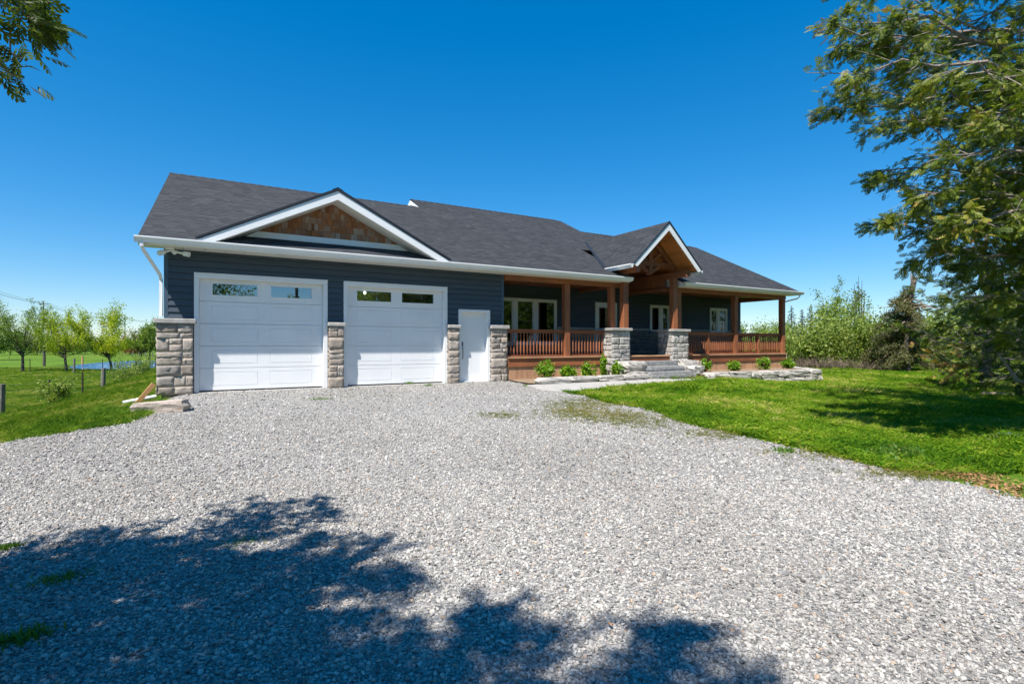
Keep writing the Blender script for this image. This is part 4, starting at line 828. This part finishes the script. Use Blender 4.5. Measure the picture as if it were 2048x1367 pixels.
# cedar left of the camera: throws the shade on the gravel, one bough hangs into view
x,y=cw(-5.35,-3.25)
def tipS(px,py,hh):
    """bough tip at height hh whose shadow falls on the ground at a photo pixel"""
    a,b=pix(px,py); zz=g(a,b); k=(hh-zz)/to_sun.z; return (a+to_sun.x*k,b+to_sun.y*k,hh)
def prune(p):
    """what would hang in front of the lens has been cut back, but for one bough"""
    r_,f_=camspace(p[:,0],p[:,1]); f_=np.maximum(f_,1e-3); px=1024+FPX*r_/f_; py=HZ-FPX*(p[:,2]-CZ)/f_
    inview=(f_>.15)&(px>-60)&(px<2100)&(py>-60)&(py<1420)
    return ~inview|((px<118-.35*np.abs(py-75))&(py<170))
cedar('cedar_tree','cedar beside the drive, shade tinted into its foliage, whose bough hangs into the sky and shades the gravel',(x,y,g(x,y)),9.3,lambda z:3.4*(1-(z/9.6)**2.2)+.3,66,5,2.3,.26,170,keep=prune,tmu=.14,  # low tint puts the shade of the crown into the foliage colour
  boughs=[tipR(105,95,2.75),tipR(20,20,2.6),tipR(40,150,2.7),tipR(-60,60,2.5),tipS(450,1067,4.2),tipS(690,1084,4.6),tipS(560,1072,4.0),tipS(745,1132,4.4),tipS(640,1190,5.0),tipS(500,1160,5.2),tipS(300,1102,4.4),tipS(160,1132,4.2),tipS(930,1225,5.2),tipS(1050,1245,5.6),tipS(850,1270,5.2),tipS(1000,1300,5.6),tipS(1150,1340,6.0),tipS(1285,1205,5.8),tipS(1480,1372,6.4),tipS(1640,1356,6.6),tipS(1770,1364,6.8),tipR(70,62,2.7),tipR(85,118,2.8),tipR(30,95,2.65),tipR(55,15,2.7),tipR(15,130,2.75),tipR(100,85,2.85),tipS(700,1300,5.4),tipS(800,1360,5.6)])
# young trees in the left field
leafy('field_tree','broad olive leaved tree at the far fence, its top half bare',at(45,53),7.4,3.3,21,M_apple,7500,.14,20,lean=(0,0),upright=.15,spread=.09)
leafy('field_tree','lime leaved tree with a forked dark trunk by the far fence',at(134,53),6.6,3.1,22,M_maple,8000,.14,14,lean=(-.10,.02),upright=.9,spread=.07)
leafy('field_tree','bright yellow green tree leaning in front of the pond',at(224,55),6.7,3.6,23,M_maple,15000,.15,20,lean=(-.22,.05),upright=.55,spread=.09,mu=.78,flat=.95)
leafy('field_tree','thin lime tree standing before the tall utility pole',at(88,66),8.6,2.3,24,M_maple,4200,.15,12,upright=1.1,spread=.06,mu=.6)
for i,(px,f,h,r0,mat,lb) in enumerate(((300,98,6.8,2.6,M_apple,'airy grey green tree at the end of the pond'),(283,120,6.0,3.0,M_dull,'round dark tree behind the pond'),(318,120,7.5,3.0,M_apple,'olive tree partly behind the garage corner'),(20,130,5.0,5,M_apple,'wide olive tree on the far side of the field'),(75,135,4.2,5,M_dull,'dark bushy tree under the utility pole'),(118,140,4.6,5,M_dull,'dark rounded tree behind the forked tree'),(170,140,4.0,5,M_apple,'low olive tree behind the leaning tree'),(262,130,4.0,4,M_rust,'low russet bush beyond the pond'),(-20,90,6.0,4.0,M_apple,'large olive tree at the field corner by the far fence'))):
    leafy('far_tree',lb,at(px,f),h,r0,60+i,mat,5000,.34,11,group='trees beyond the pond field',spread=.2,trunk_h=.2)
# scrub and trees behind the lawn on the right
sc=((1575,33,3.1,2.4,'pale scrub bush behind the end post of the porch'),(1640,32,3.4,2.4,'rounded yellow green scrub bush right of the porch'),(1690,35,4.6,2.6,'tall scrub bush under the bare stems'),(1745,31,4.0,2.2,'dense scrub bush left of the broken spruce'),(1880,33,4.2,2.5,'spreading scrub bush right of the broken spruce'),(1940,36,4.8,2.8,'high scrub bush behind the cedar boughs'),(2010,34,4.6,2.8,'scrub bush deep in the shade of the cedar'),(1500,50,3.4,2.6,'low scrub bush seen under the porch beam'),(1540,44,3.2,2.4,'scrub bush seen through the porch railing'),(1800,40,4.3,3.0,'scrub bush directly behind the broken spruce'),(2090,30,4.6,2.8,'scrub bush at the shaded edge of the lawn'))
for i,(px,f,h,r0,lb) in enumerate(sc): leafy('scrub_bush',lb,at(px,f),h*(.72,.80,.92,.70,.8,.95,.9,.9,.85,.62,.8)[i],r0,80+i,(M_scrub,M_scrub,M_apple,M_scrub,M_scrub,M_apple,M_apple,M_apple,M_scrub,M_apple,M_apple)[i],11000,.15,22,'bush','scrub behind the lawn',stems=6,trunk_h=.12,tr=.012,spread=.20,mu=.42+.12*(i%3),flat=.9)
def brush(name,label,base,h,r0,seed,n=420):
    r=np.random.default_rng(seed); t=thing(name,label,'brush',base,'bare brush at the foot of the scrub'); a=r.normal(0,.5*r0,(n,3)); a[:,2]=np.abs(r.normal(0,.25*h,n)); d=r.normal(0,.45,(n,3)); d[:,2]=1; c=Cloud(); c.add(*leaf_quads(a+np.array([0,0,.3*h]),h*.55,aspect=.02,dirs=d)); link('twigs',c.mesh('twigs',M_twig),t); return t
for i,(px,f,h,lb) in enumerate(((1590,30,1.5,'tangle of bare mauve twigs beside the porch end'),(1640,29,1.6,'bare mauve brush under the yellow green scrub bush'),(1690,29.5,1.4,'bare brush left of the broken spruce foot'),(1740,28.5,1.0,'thin bare brush under the dense scrub bush'),(1850,29,1.3,'bare brush right of the broken spruce foot'))): brush('bare_brush',lb,at(px,f),h*.55,1.3,120+i)
conifer('spruce_tree','dark pointed spruce far behind the porch end post',at(1583,80),7.3,2.2,31,M_darkfir); conifer('spruce_tree','dark slim spruce, narrower of the far pair',at(1604,84),7.0,1.5,32,M_darkfir); conifer('spruce_tree','dark broad spruce, wider of the far pair',at(1622,82),7.7,2.0,33,M_darkfir)
leafy('far_tree','pale ragged tree growing against the far dark spruce',at(1560,60),4.6,1.9,34,M_apple,2600,.2,9); leafy('far_tree','airy upright tree above the scrub left of the bare stems',at(1683,48),8.2,2.3,35,M_apple,3600,.18,11,upright=.6,spread=.1)
# bare stems above the scrub
t=thing('bare_tree','cluster of thin bare stems rising above the scrub','tree',at(1722,40)); m=MB()
for i,(dx,h,l) in enumerate(((-.5,6.0,-.5),(-.1,6.6,.15),(.35,6.3,.3),(.7,5.6,.6),(-.8,5.2,-.9))):
    m.tube([(dx*.4,0,-.1),(dx*.7+.05,.1,h*.5),(dx+l*.3,.15,h)],[.07,.05,.012],5)
    for k in range(5): z=h*(.5+.09*k); m.tube([(dx*.8,.1,z),(dx*.8+(.5 if k%2 else -.5)*.6,.2,z+.5)],[.02,.005],3)
m.build('stems',M_bark,t)
# storm broken spruce
bx,by,bz=at(1812,28.5); t=thing('broken_spruce','storm broken spruce with snapped top and torn pale branches','tree',(bx,by,bz)); r=np.random.default_rng(77); m=MB(); rt=np.array([S_,-C_,0]); fw=np.array([C_,S_,0])
m.tube([(0,0,-.2),(.03,0,1.3),tuple(rt*.12+(0,0,2.8)),tuple(rt*.2+(0,0,4.0)),tuple(rt*.42+(0,0,4.8)),tuple(rt*.40+(0,0,5.25))],[.24,.19,.17,.15,.13,.03],8); m.build('trunk',M_bark,t)
m=MB(); 
for i in range(5): p=rt*.42+np.array([r.normal(0,.05),r.normal(0,.05),4.8]); m.tube([p,p+np.array([r.normal(0,.1),r.normal(0,.1),r.uniform(.3,.75)])],[.05,.008],4)
for i in range(34):
    z=r.uniform(1.0,4.2); a=r.uniform(0,6.28); d=np.array([math.cos(a),math.sin(a),r.uniform(-.7,.35)]); L=r.uniform(.5,1.9); p=rt*(.04*z)+np.array([0,0,z]); m.tube([p,p+d*L*.5+(0,0,.05),p+d*L+(0,0,-.15*L)],[.05,.03,.008],4)
m.build('torn_branches',M_deadwood,t)
cl=Cloud(); bg_=MB()
for i in range(64):
    z=r.uniform(.5,4.5); side=-1 if r.random()<.68 else 1; th=r.normal(0,.75); d=rt*side*math.cos(th)+fw*math.sin(th)*1.1; L=r.uniform(.7,2.9)*(1-z/6.5)*(1.0 if side<0 else .6); p0=rt*(.05*z)+np.array([0,0,z]); dr_=r.uniform(.1,.55)
    q=[p0+d*L*u+np.array([0,0,.10*L*math.sin(3*u)-dr_*L*u*u]) for u in np.linspace(0,1,6)]; bg_.tube(q,[.025,.02,.016,.012,.008,.004],4,False); q=np.array(q); m_=int(330*L); u=r.uniform(.15,1,m_)*5; k=np.minimum(u.astype(int),4); f_=(u-k)[:,None]
    c=q[k]*(1-f_)+q[k+1]*f_+r.normal(0,1,(m_,3))*np.array([.11,.11,.09])-np.array([0,0,.06]); c=c[c[:,2]>.1]; cl.add(*leaf_quads(c,.12,aspect=.38,mu=.5+r.normal(0,.15),sd=.2,dirs=np.tile(d*.5+np.array([0,0,-.5]),(len(c),1))))
bg_.build('boughs',M_bark,t)
link('needles',cl.mesh('needles',M_dull),t)
# shaded cedars behind the near one
for i,(px,f,h,rr,lb) in enumerate(((1975,17,7.5,2.6,'dark cedar standing at the back of the shaded lawn'),(2080,13.5,8.5,3.0,'dark cedar with rust dead sprays behind the overhanging cedar'),(2130,20,9,3.0,'tall cedar farther back along the lawn edge'))):
    x,y,z=at(px,f); cedar('cedar_tree',lb,(x,y,z),h,lambda q,rr=rr,h=h:rr*(1-(q/h)**1.6)+.3,46,200+i,.5,.25,85,dead=.07,group=None,tmu=.3)
for i,(x,y,h,lb) in enumerate(((21,-15.5,5.2,'wide bush added to darken the reflection in the big porch window'),(24.5,-18,5.0,'added sky blocking bush beside the wide one'),(27,-13.5,5.4,'tall sky blocking bush at the lawn end of the added row'),(31,-16.5,5.2,'sky blocking bush where the added row bends'),(34.5,-11,5.6,'last sky blocking bush of the added row'),(18,-19,5.0,'first sky blocking bush of the added row'))):  # bushes added out of view to block bright sky from the porch glass
    leafy('sky_blocker_bush',lb,(x,y,g(x,y)),h,2.9,170+i,M_apple,5000,.26,16,'bush','bushes added to block sky in the porch glass',stems=5,trunk_h=.08,tr=.012)
# trees across the road behind the camera, mirrored in the glass
for i,(x,y,h,r0,mt,lb) in enumerate(((1.0,-33,9,3.0,M_apple,'sparse tree across the road mirrored in the first garage window'),(14.5,-30,9.5,4.2,M_scrub,'leafy tree across the road mirrored in the second garage door'),(21,-27,10,4.5,M_apple,'dense tree across the road mirrored in the garage glass'),(30,-22,9,4.5,M_scrub,'dense tree mirrored in the porch window'),(27,-10,8,3.5,M_apple,'tree beyond the lawn mirrored in the porch glass'),(37,-14,9,4.5,M_scrub,'broad tree mirrored in the far porch windows'),(9.5,-36,6,3,M_apple,'low tree across the road beside the utility pole'))):
    leafy('roadside_tree',lb,(x,y,g(x,y)),h,r0,150+i,mt,6500,.18,16,group='trees across the road')
for i,(x,lb) in enumerate(((-30,'tall tree at the far end of the row added to block low sky'),(-19,'broad tree in the added sky blocking row before the bend'),(-9,'tree of the added sky blocking row opposite the field fence'),(19,'tree of the added sky blocking row opposite the porch'),(28,'broad tree of the added sky blocking row behind the bushes'),(38,'tall tree of the added sky blocking row beyond the bushes'),(48,'last tree of the added sky blocking row'))):  # tree row added out of view; blocks low sky to deepen porch shade
    y=-44+3*math.sin(x); leafy('roadside_tree',lb,(x,y,g(x,y)),11.5+1.5*math.sin(x*2),6.0,190+i,M_apple,3000,.6,14,group='trees across the road',trunk_h=.12,spread=.22)

# ------------------------------------------------------------------ stones, steps, plants, fences and small things
def rock_mesh(name,L,W,Hh,seed,mat,rough=.05,flat_top=False,cuts=4):
    bm=bmesh.new(); bmesh.ops.create_cube(bm,size=1); bmesh.ops.subdivide_edges(bm,edges=bm.edges[:],cuts=cuts,use_grid_fill=True); r=np.random.default_rng(seed); ph=r.uniform(0,6,9)
    for v in bm.verts:
        p=np.array(v.co); q=p.copy(); n=np.linalg.norm(p); m=max(abs(p)); k=.5/ n if n else 1
        p=p*(1-.30*(n*2-1)/.73*.45) if n>.5 else p
        s=np.array([math.sin(7*q[1]+ph[0])+math.sin(9*q[2]+ph[1]),math.sin(8*q[0]+ph[2])+math.sin(6*q[2]+ph[3]),math.sin(5*q[0]+ph[4])+math.sin(7*q[1]+ph[5])])*rough*.35+r.normal(0,rough*.35,3)
        if flat_top and q[2]>.45: s[2]*=.15; p[2]=.5
        v.co=(p+s)*np.array([L,W,Hh])
    bmesh.ops.recalc_face_normals(bm,faces=bm.faces); me=bpy.data.meshes.new(name); bm.to_mesh(me); bm.free(); me.materials.append(mat); return me
def rock(name,label,cat,x,y,L,W,Hh,seed,mat,rz_=0,z=None,parent=None,group=None,flat=False,rough=.05):
    me=rock_mesh(name,L,W,Hh,seed,mat,rough,flat); zz=(g(x,y) if z is None else z)+Hh*.5-(.03 if z is None else 0)
    o=link(name,me,parent,(x,y,zz),(0,0,rz_)); 
    if parent is None: tag(o,label,cat,group)
    return o
# steps
st=thing('stone_steps','three rough grey stone steps rising to the porch entry','steps',(14.3,-1.1,-.05))
for (a,b,y0,y1,z0,z1,sd) in ((13.18,15.46,-1.62,-1.20,-.12,.16,1),(13.30,15.30,-1.27,-.82,.12,.33,2),(13.44,15.46,-.84,-.345,.14,.495,3)):
    me=rock_mesh('step',b-a,y1-y0,z1-z0,sd+300,M_stepstone,.018,True,5); link('step',me,st,((a+b)/2-14.3,(y0+y1)/2+1.1,(z0+z1)/2+.05))
rock('boulder','large pale boulder on top beside the left of the steps','stone',12.98,-1.0,.95,.62,.34,311,M_fieldstone,.1,.18,flat=True)
rock('boulder','pale square boulder beneath the large one left of the steps','stone',12.88,-1.36,.62,.50,.26,312,M_fieldstone,-.1,-.06)
rock('boulder','pale boulder resting low at the right of the steps','stone',15.72,-1.2,.72,.5,.30,313,M_fieldstone,.2,.04)
rock('boulder','small brown round boulder against the right stone pier','stone',16.42,-.62,.42,.36,.34,314,M_rosestone,0,.14)
rock('boulder','square grey block between right stone pier and steps','stone',15.92,-.68,.72,.42,.38,315,M_fieldstone,0,.12,flat=True)
# edging stones along the left bed
for i,(x,L,lb) in enumerate(((9.35,1.15,'flat white edging stone at the gravel end of the left bed'),(10.45,1.0,'flat white edging stone before the second bed shrub'),(11.45,1.0,'flat white edging stone before the third bed shrub'),(12.45,.98,'flat white edging stone touching the bottom step'))): rock('edging_stone',lb,'stone',x,-1.68+.03*(i%2),L,.30,.17,320+i,M_fieldstone,.02*(i-1),-.035,flat=True,group='edging stones of the left bed',rough=.06)
# retaining wall of the right bed
rwl=thing('retaining_wall','dry stone retaining wall of pale blocks round the right bed','wall',(18.8,-1.9,-.2)); r=random.Random(5)
A=(15.75,-1.68); B=(21.45,-2.30); C2=(22.95,-.50)
def course(P0,P1,zt,hh,seed):
    L=math.hypot(P1[0]-P0[0],P1[1]-P0[1]); u=((P1[0]-P0[0])/L,(P1[1]-P0[1])/L); s=0
    while s<L-.05:
        l=min(r.uniform(.5,1.15),L-s); 
        if L-s-l<.25: l=L-s
        x=P0[0]+u[0]*(s+l/2); y=P0[1]+u[1]*(s+l/2); h2=hh*r.uniform(.9,1.1); seed+=1
        me=rock_mesh('block',l-.015,r.uniform(.34,.42),h2,seed,M_fieldstone,.07,False); o=link('block',me,rwl,(x-18.8,y+1.9,zt-h2/2+.2),(0,0,math.atan2(u[1],u[0]))); s+=l
course(A,B,.10,.26,400); course(A,B,-.15,.26,420); course(A,B,-.40,.26,440); course(B,C2,.10,.26,460); course(B,C2,-.15,.26,480); course(B,C2,-.40,.26,500)
# bed shrubs
def shrub(lb,x,y,z,h,w_,seed,grp):
    r=np.random.default_rng(seed); t=thing('garden_shrub',lb,'shrub',(x,y,z),grp); m=MB()
    for i in range(9): a=r.uniform(0,6.28); d=w_*.4*r.random(); m.tube([(0,0,-.03),(d*.5*math.cos(a),d*.5*math.sin(a),h*.4),(d*math.cos(a),d*math.sin(a),h*.8)],[.008,.006,.003],4)
    m.build('stems',M_bark,t); n=900; p=r.normal(0,1,(n,3)); p/=np.linalg.norm(p,axis=1)[:,None]; rad=r.uniform(.25,1,n)**.5; lob=1+.32*np.sin(3*np.arctan2(p[:,1],p[:,0])+seed)+.15*r.normal(size=n)
    c=p*(rad*lob)[:,None]*np.array([w_/2,w_/2,h*.5])+np.array([0,0,h*.52]); c=c[(c[:,2]>.02)&(np.sin(c[:,0]*19+seed)+np.sin(c[:,2]*17+2*seed)+np.sin(c[:,1]*21)>-1.1)]; cl=Cloud(); cl.add(*leaf_quads(c,.085,up=1.0,aspect=.62,dirs=p[:len(c)]*.8+np.array([0,0,.2]))); link('foliage',cl.mesh('foliage',M_hosta),t)
gl='lime shrubs of the left bed'; gr='lime shrubs of the right bed'
shrub('tallest lime green shrub at the gravel end of the left bed',9.55,-1.05,.0,.58,.52,1,gl); shrub('round lime green shrub below the post between the left railings',10.48,-.85,.0,.42,.50,2,gl); shrub('lime green shrub below the short railing near the left pier',11.35,-.75,.0,.46,.46,3,gl); shrub('loose lime green shrub against the left stone pier',12.45,-.90,.0,.48,.46,4,gl); shrub('leafy lime sprig climbing beside the left stone pier',12.30,-.40,.0,.66,.24,9,gl)
shrub('lime green shrub next to the boulders right of the steps',16.85,-.75,.05,.46,.36,5,gr); shrub('lime green shrub below the middle of the long right railing',18.35,-.85,.05,.36,.42,6,gr); shrub('lime green shrub below the end railing bay',20.35,-.75,.05,.48,.50,7,gr); shrub('lime green shrub at the outer corner of the right bed',22.0,-.75,.05,.40,.52,8,gr)
# slab, plank, pipe at the garage corner
x,y=pix(322,824); me=rock_mesh('stone_slab',.86,.44,.24,331,M_rosestone,.045,False,3); o=link('stone_slab',me,None,(x,y,g(x,y)+.08),(R(-3),R(-3),R(-10))); tag(o,'weathered pinkish flat stone slab lying at the garage corner','stone')
pl=MB().box(-.045,.045,-.02,.02,0,.56).build('plank',M_newwood); pl.location=(-.50,-.30,g(-.50,-.30)-.01); pl.rotation_euler=(R(-4),R(38),R(15)); tag(pl,'raw orange timber plank leaning against the garage corner pier','plank')
pp=MB().tube([(-.72,-.22,g(-.72,-.22)+.05),(-.15,-.02,g(-.15,-.02)+.12)],.045,10).build('drain_pipe',M_trim); tag(pp,'white plastic drain pipe lying behind the leaning plank','pipe')
# fences of the left field
def fence(name,label,posts,tall,wires,sag=.03):
    x0,y0=posts[0][:2]; z0=g(x0,y0); t=thing(name,label,'fence',(x0,y0,z0)); tops=[]
    for (x,y,k,hh) in posts:
        z=g(x,y); tops.append((x,y,z))
        if k=='w': MB().tube([(x-x0,y-y0,z-z0-.2),(x-x0+.01,y-y0,z-z0+hh*.5),(x-x0+.02,y-y0,z-z0+hh)],[.10,.095,.09],9).build('fence_post',M_greywood,t)
        else: MB().box(x-x0-.03,x-x0+.03,y-y0-.006,y-y0+.006,z-z0-.2,z-z0+hh).box(x-x0-.006,x-x0+.006,y-y0-.03,y-y0+.03,z-z0-.2,z-z0+hh).build('fence_post',M_tpost,t)
    for h in wires:
        m=MB(); pts=[]
        for (a,b) in zip(tops[:-1],tops[1:]):
            for u in(0,.5): pts.append((a[0]*(1-u)+b[0]*u-x0,a[1]*(1-u)+b[1]*u-y0,a[2]*(1-u)+b[2]*u-z0+h-(sag if u else 0)))
        pts.append((tops[-1][0]-x0,tops[-1][1]-y0,tops[-1][2]-z0+h)); m.tube(pts,.004,4); m.build('wire',M_wire,t)
def fp(px,f,k,h): x,y=pf(px,f); return (x,y,k,h)
fence('wire_fence','near wire fence with steel and timber posts along the grassy bank',[fp(-140,14,'t',1.0),fp(2,17,'w',1.0),fp(99,20,'t',.95),fp(165,22.5,'t',1.0),fp(206,25.5,'w',1.0),fp(272,30,'t',.95),fp(297,33,'t',1.05),fp(330,38,'t',1.0)],1.1,(.25,.5,.75,.92))
fence('wire_fence','far wire fence along the row of young trees before the pond',[fp(-60,52,'t',1.3),fp(60,52,'t',1.3),fp(148,51,'w',1.35),fp(205,51,'t',1.3),fp(256,50,'t',1.3),fp(311,49,'t',1.3)],1.2,(.4,.8,1.15))
fence('rail_fence','low dark post fence by the road beyond the pond',[fp(265,112,'w',1.1),fp(278,112,'w',1.1),fp(291,112,'w',1.1),fp(305,112,'w',1.1),fp(320,112,'w',1.1)],1.1,(.5,.9))
# undergrowth along the near fence
for i,(px,f,h,w_,lb) in enumerate(((116,19.5,1.15,.55,'leafy sapling growing round the steel fence post'),(252,29,1.5,.9,'green bush by the thick timber fence post'),(282,31,1.2,.8,'low green bush toward the garage end of the fence'))): leafy('fence_bush',lb,at(px,f),h,w_,140+i,M_scrub,1800,.085,8,'bush',stems=4,trunk_h=.1,tr=.012)
# utility poles and wires
def upole(px,f,h,lb):
    x,y,z=at(px,f); t=thing('utility_pole',lb,'pole',(x,y,z)); MB().tube([(0,0,-.5),(0,0,h)],[.15,.10],8).build('pole_shaft',M_ironish,t)
    MB().bar((-.9*S_,.9*C_,h-.5),(.9*S_,-.9*C_,h-.5),.09,.11).build('crossarm',M_ironish,t)
    for u in(-.85,-.3,.85): MB().lathe([(.03,0),(.05,.05),(.03,.12)],6).build('insulator',M_greywood,t).location=(u*S_,-u*C_,h-.44)
    return (x,y,z+h-.34)
P1=upole(87,104,11.2,'tall wooden utility pole above the young trees'); P2=upole(250,150,10.6,'distant wooden utility pole beyond the leaning yellow green tree'); P3=(*pf(330,190),10.0); P0=(*pf(-120,80),12.5)
def wires(lb,a,b,sag):
    t=thing('overhead_wires',lb,'wires',a)
    for u in(-.85,-.3,.85):
        m=MB(); m.tube([((b[0]-a[0])*k/10+u*S_,(b[1]-a[1])*k/10-u*C_,(b[2]-a[2])*k/10-4*sag*(k/10)*(1-k/10)) for k in range(11)],.018,4); m.build('wire',M_wire,t)
wires('overhead wires running in to the tall utility pole',P0,P1,.8); wires('overhead wires strung between the two utility poles',P1,P2,1.2); wires('overhead wires leaving the distant utility pole',P2,P3,1.0)
x,y=7.0,-30; t=thing('utility_pole','utility pole across the road mirrored in the garage window','pole',(x,y,g(x,y))); MB().tube([(0,0,-.4),(0,0,10)],[.15,.10],8).build('pole_shaft',M_ironish,t); MB().box(-1,1,-.06,.06,8.7,8.85).build('crossarm',M_ironish,t); MB().lathe([(.2,0),(.22,.1),(.22,.7),(.12,.8)],10).build('transformer',M_greywood,t).location=(.35,0,7.4)
# tree guard stake, hay coloured
x,y,z=at(165,75); MB().tube([(0,0,-.1),(0,0,1.3)],.12,8).build('tree_guard',M_newwood).location=(x,y,z); tag(bpy.data.objects['tree_guard'],'pale upright tree guard in the field left of the pond','post')
# logs and sticks under the cedar
def branchy(name,lb,pts,rad,cat='branch',twigs=()):
    o=Vector(pts[0]); m=MB(); m.tube([Vector(p)-o for p in pts],rad,6)
    for tw in twigs: m.tube([Vector(p)-o for p in tw],[.012,.008,.004][:len(tw)],4)
    ob=m.build(name,M_deadwood); ob.location=o; return tag(ob,lb,cat)
def gp(px,py,dz=0): a,b=pix(px,py); return (a,b,g(a,b)+dz)
a,b=gp(1965,793,.07),gp(2120,803,.07); mid=tuple((p+q)/2 for p,q in zip(a,b)); branchy('log','thick grey log lying at the shaded right edge of the lawn',[a,tuple((a[i]*.75+b[i]*.25) for i in range(3)),mid,b],[.07,.085,.08,.07],'log')
a=gp(1945,877,.02); branchy('fallen_stick','pale forked stick on the grass in front of the cedar',[gp(1945,877,.03),gp(1975,884,.05),gp(2005,896,.02)],[.012,.011,.006],'stick',[[gp(1953,874,.04),gp(1990,882,.07),gp(2040,890,.03)]])
branchy('fallen_stick','long thin stick at the edge of the gravel and bare earth',[gp(1815,934,.02),gp(1860,933,.04),gp(1905,936,.02)],[.006,.007,.004],'stick')
p=gp(2130,800,.05); q=(*pf(1996,9.3),1.08+(688-705)/FPX*9.3); branchy('dead_branch','dead grey branch rising from the log at the lawn edge',[p,(*pf(2035,9.1),.45),q],[.05,.035,.012],'branch')
for i,(px,py,L,lb) in enumerate(((1950,910,.20,'small pale stone on the grass by the gravel'),(2016,896,.30,'flat pale stone beside the forked stick'),(1660,759,.4,'low brown stone in the lawn under the broken spruce'))):
    x,y=pix(px,py); rock('field_stone',lb,'stone',x,y,L,L*.5,L*.28,340+i,M_drystone,.4)
# grey leaved rosette by the log
x,y=pix(2010,878); t=thing('mullein_plant','grey green leafy rosette in the shade by the forked stick','plant',(x,y,g(x,y))); r=np.random.default_rng(9)
for i in range(16):
    a=i*2.4; L=.22*(1-.02*i); e=.12+.04*i; m=MB(); pts=[]
    for k in range(5): u=k/4; wv=.06*math.sin(math.pi*(.15+.85*u)**.9); c=Vector((math.cos(a)*L*u*math.cos(e),math.sin(a)*L*u*math.cos(e),.02+L*u*math.sin(e)-.12*u*u*L)); s_=Vector((-math.sin(a),math.cos(a),0)); pts.append((c-s_*wv,c,c+s_*wv))
    for p,q in zip(pts[:-1],pts[1:]): m.poly([p[0],q[0],q[1]-Vector((0,0,.01)),p[1]-Vector((0,0,.01))]); m.poly([p[1]-Vector((0,0,.01)),q[1]-Vector((0,0,.01)),q[2],p[2]])
    m.build('leaf',M_mull,t)
# weeds in the gravel
def weed(lb,px,py,h,w_,seed,n=260,asp=.16,ls=.95):
    x,y=pix(px,py); r=np.random.default_rng(seed); t=thing('weed_clump',lb,'weed',(x,y,g(x,y)+.012),'weeds growing through the gravel'); d=r.normal(0,.5,(n,3)); d[:,2]=.8+.4*r.random(n); c=np.stack([r.normal(0,w_*.5,n),r.normal(0,w_*.28,n),h*.42*r.uniform(.4,1.2,n)],-1); cl=Cloud(); cl.add(*leaf_quads(c,h*ls,aspect=asp,dirs=d)); link('blades',cl.mesh('blades',M_weed),t)
weed('tuft of grass weeds in the shaded gravel',118,1163,.035,.14,1); weed('small grass weed at the sunny edge of the shade',15,1100,.04,.08,2); weed('faint weed in the gravel under the shade edge',480,1088,.03,.16,3,120); weed('dark weed patch with a yellow leaf in the deep shade',25,1290,.055,.14,4); weed('green weed at the foot of the second garage door',817,769,.09,.13,5); weed('dry weed before the second garage door',858,772,.07,.16,6,120); weed('weed spray in front of the middle stone pier',640,800,.06,.25,7,140); weed('bushy weed where gravel meets lawn by the bare earth',1790,912,.14,.34,8,800,.5,.42); weed('weed at the grass edge of the gravel',1570,905,.07,.2,9,160)
# low yellow weeds spread over the drive edge
X=[];Y=[]
for (px,py,sx,sy,n) in ((1150,820,42,10,800),(1215,834,48,8,600),(1000,832,22,4,160),(1290,842,50,9,500),(1180,806,40,6,400),(1700,905,80,9,500),(1850,945,70,9,500),(1450,868,50,6,400),(720,790,80,7,60)):
    for i in range(n):
        a,b=rnd.gauss(px,sx),rnd.gauss(py,sy)
        if b>775: X.append(a);Y.append(b)
X,Y=pix(np.array(X),np.array(Y)); s=rng.uniform(.3,.8,len(X)); scatter('low_weeds',np.stack([X,Y,G(X,Y)+.012],-1),np.stack([rng.normal(0,.2,len(X)),rng.normal(0,.2,len(X)),rng.uniform(0,6.28,len(X))],-1),np.stack([s,s,s],-1),tufts(M_dryweed,[(11,12,.06,.08,.004,3),(12,9,.05,.09,.004,6)]),'thin yellow green weeds creeping over the gravel edge')
# dry cedar litter on the bare earth at the drive edge
def band(n,pts,w_):
    P=np.array([pix(*p) for p in pts]); k=rng.integers(0,len(P)-1,n); u=rng.random(n)[:,None]; q=P[k]*(1-u)+P[k+1]*u; return q[:,0]+rng.normal(0,w_,n),q[:,1]+rng.normal(0,w_,n)
bx_,by_=band(2600,((1700,905),(1800,935),(1900,945),(2048,985),(2250,1050)),.16); leaf_=[]
for k in range(3):
    me=bpy.data.meshes.new('litter_leaf'); me.from_pydata([(-.5,0,0),(0,.16,.06),(.5,0,.02),(0,-.16,-.02)],[],[(0,1,2,3)]); me.materials.append(M_litter); leaf_.append(source('litter_leaf',me))
s=rng.uniform(.02,.06,len(bx_)); scatter('cedar_litter',np.stack([bx_,by_,G(bx_,by_)+.022],-1),np.stack([rng.normal(0,.4,len(s)),rng.normal(0,.4,len(s)),rng.uniform(0,6.28,len(s))],-1),np.stack([s,s,s],-1),leaf_,'brown fallen cedar litter along the gravel edge')
# single dry leaves on the drive
for i,(px,py) in enumerate(((1037,1011),(1172,1077),(1108,1278),(1035,1158),(1220,1262),(1000,1155))):
    x,y=pix(px,py); r_=random.Random(i); m=MB(); m.v=[(-.018,0,0),(0,.010,.006),(.020,0,.002),(.0,-.011,.004),(0,0,-.001)]; m.f=[(0,4,1),(1,4,2),(2,4,3),(3,4,0)]; o=m.build('fallen_leaf',M_litter); o.location=(x,y,g(x,y)+.034); o.rotation_euler=(0,0,r_.uniform(0,6)); tag(o,'small dry orange leaf lying on the sunlit gravel','leaf','dry leaves on the gravel')
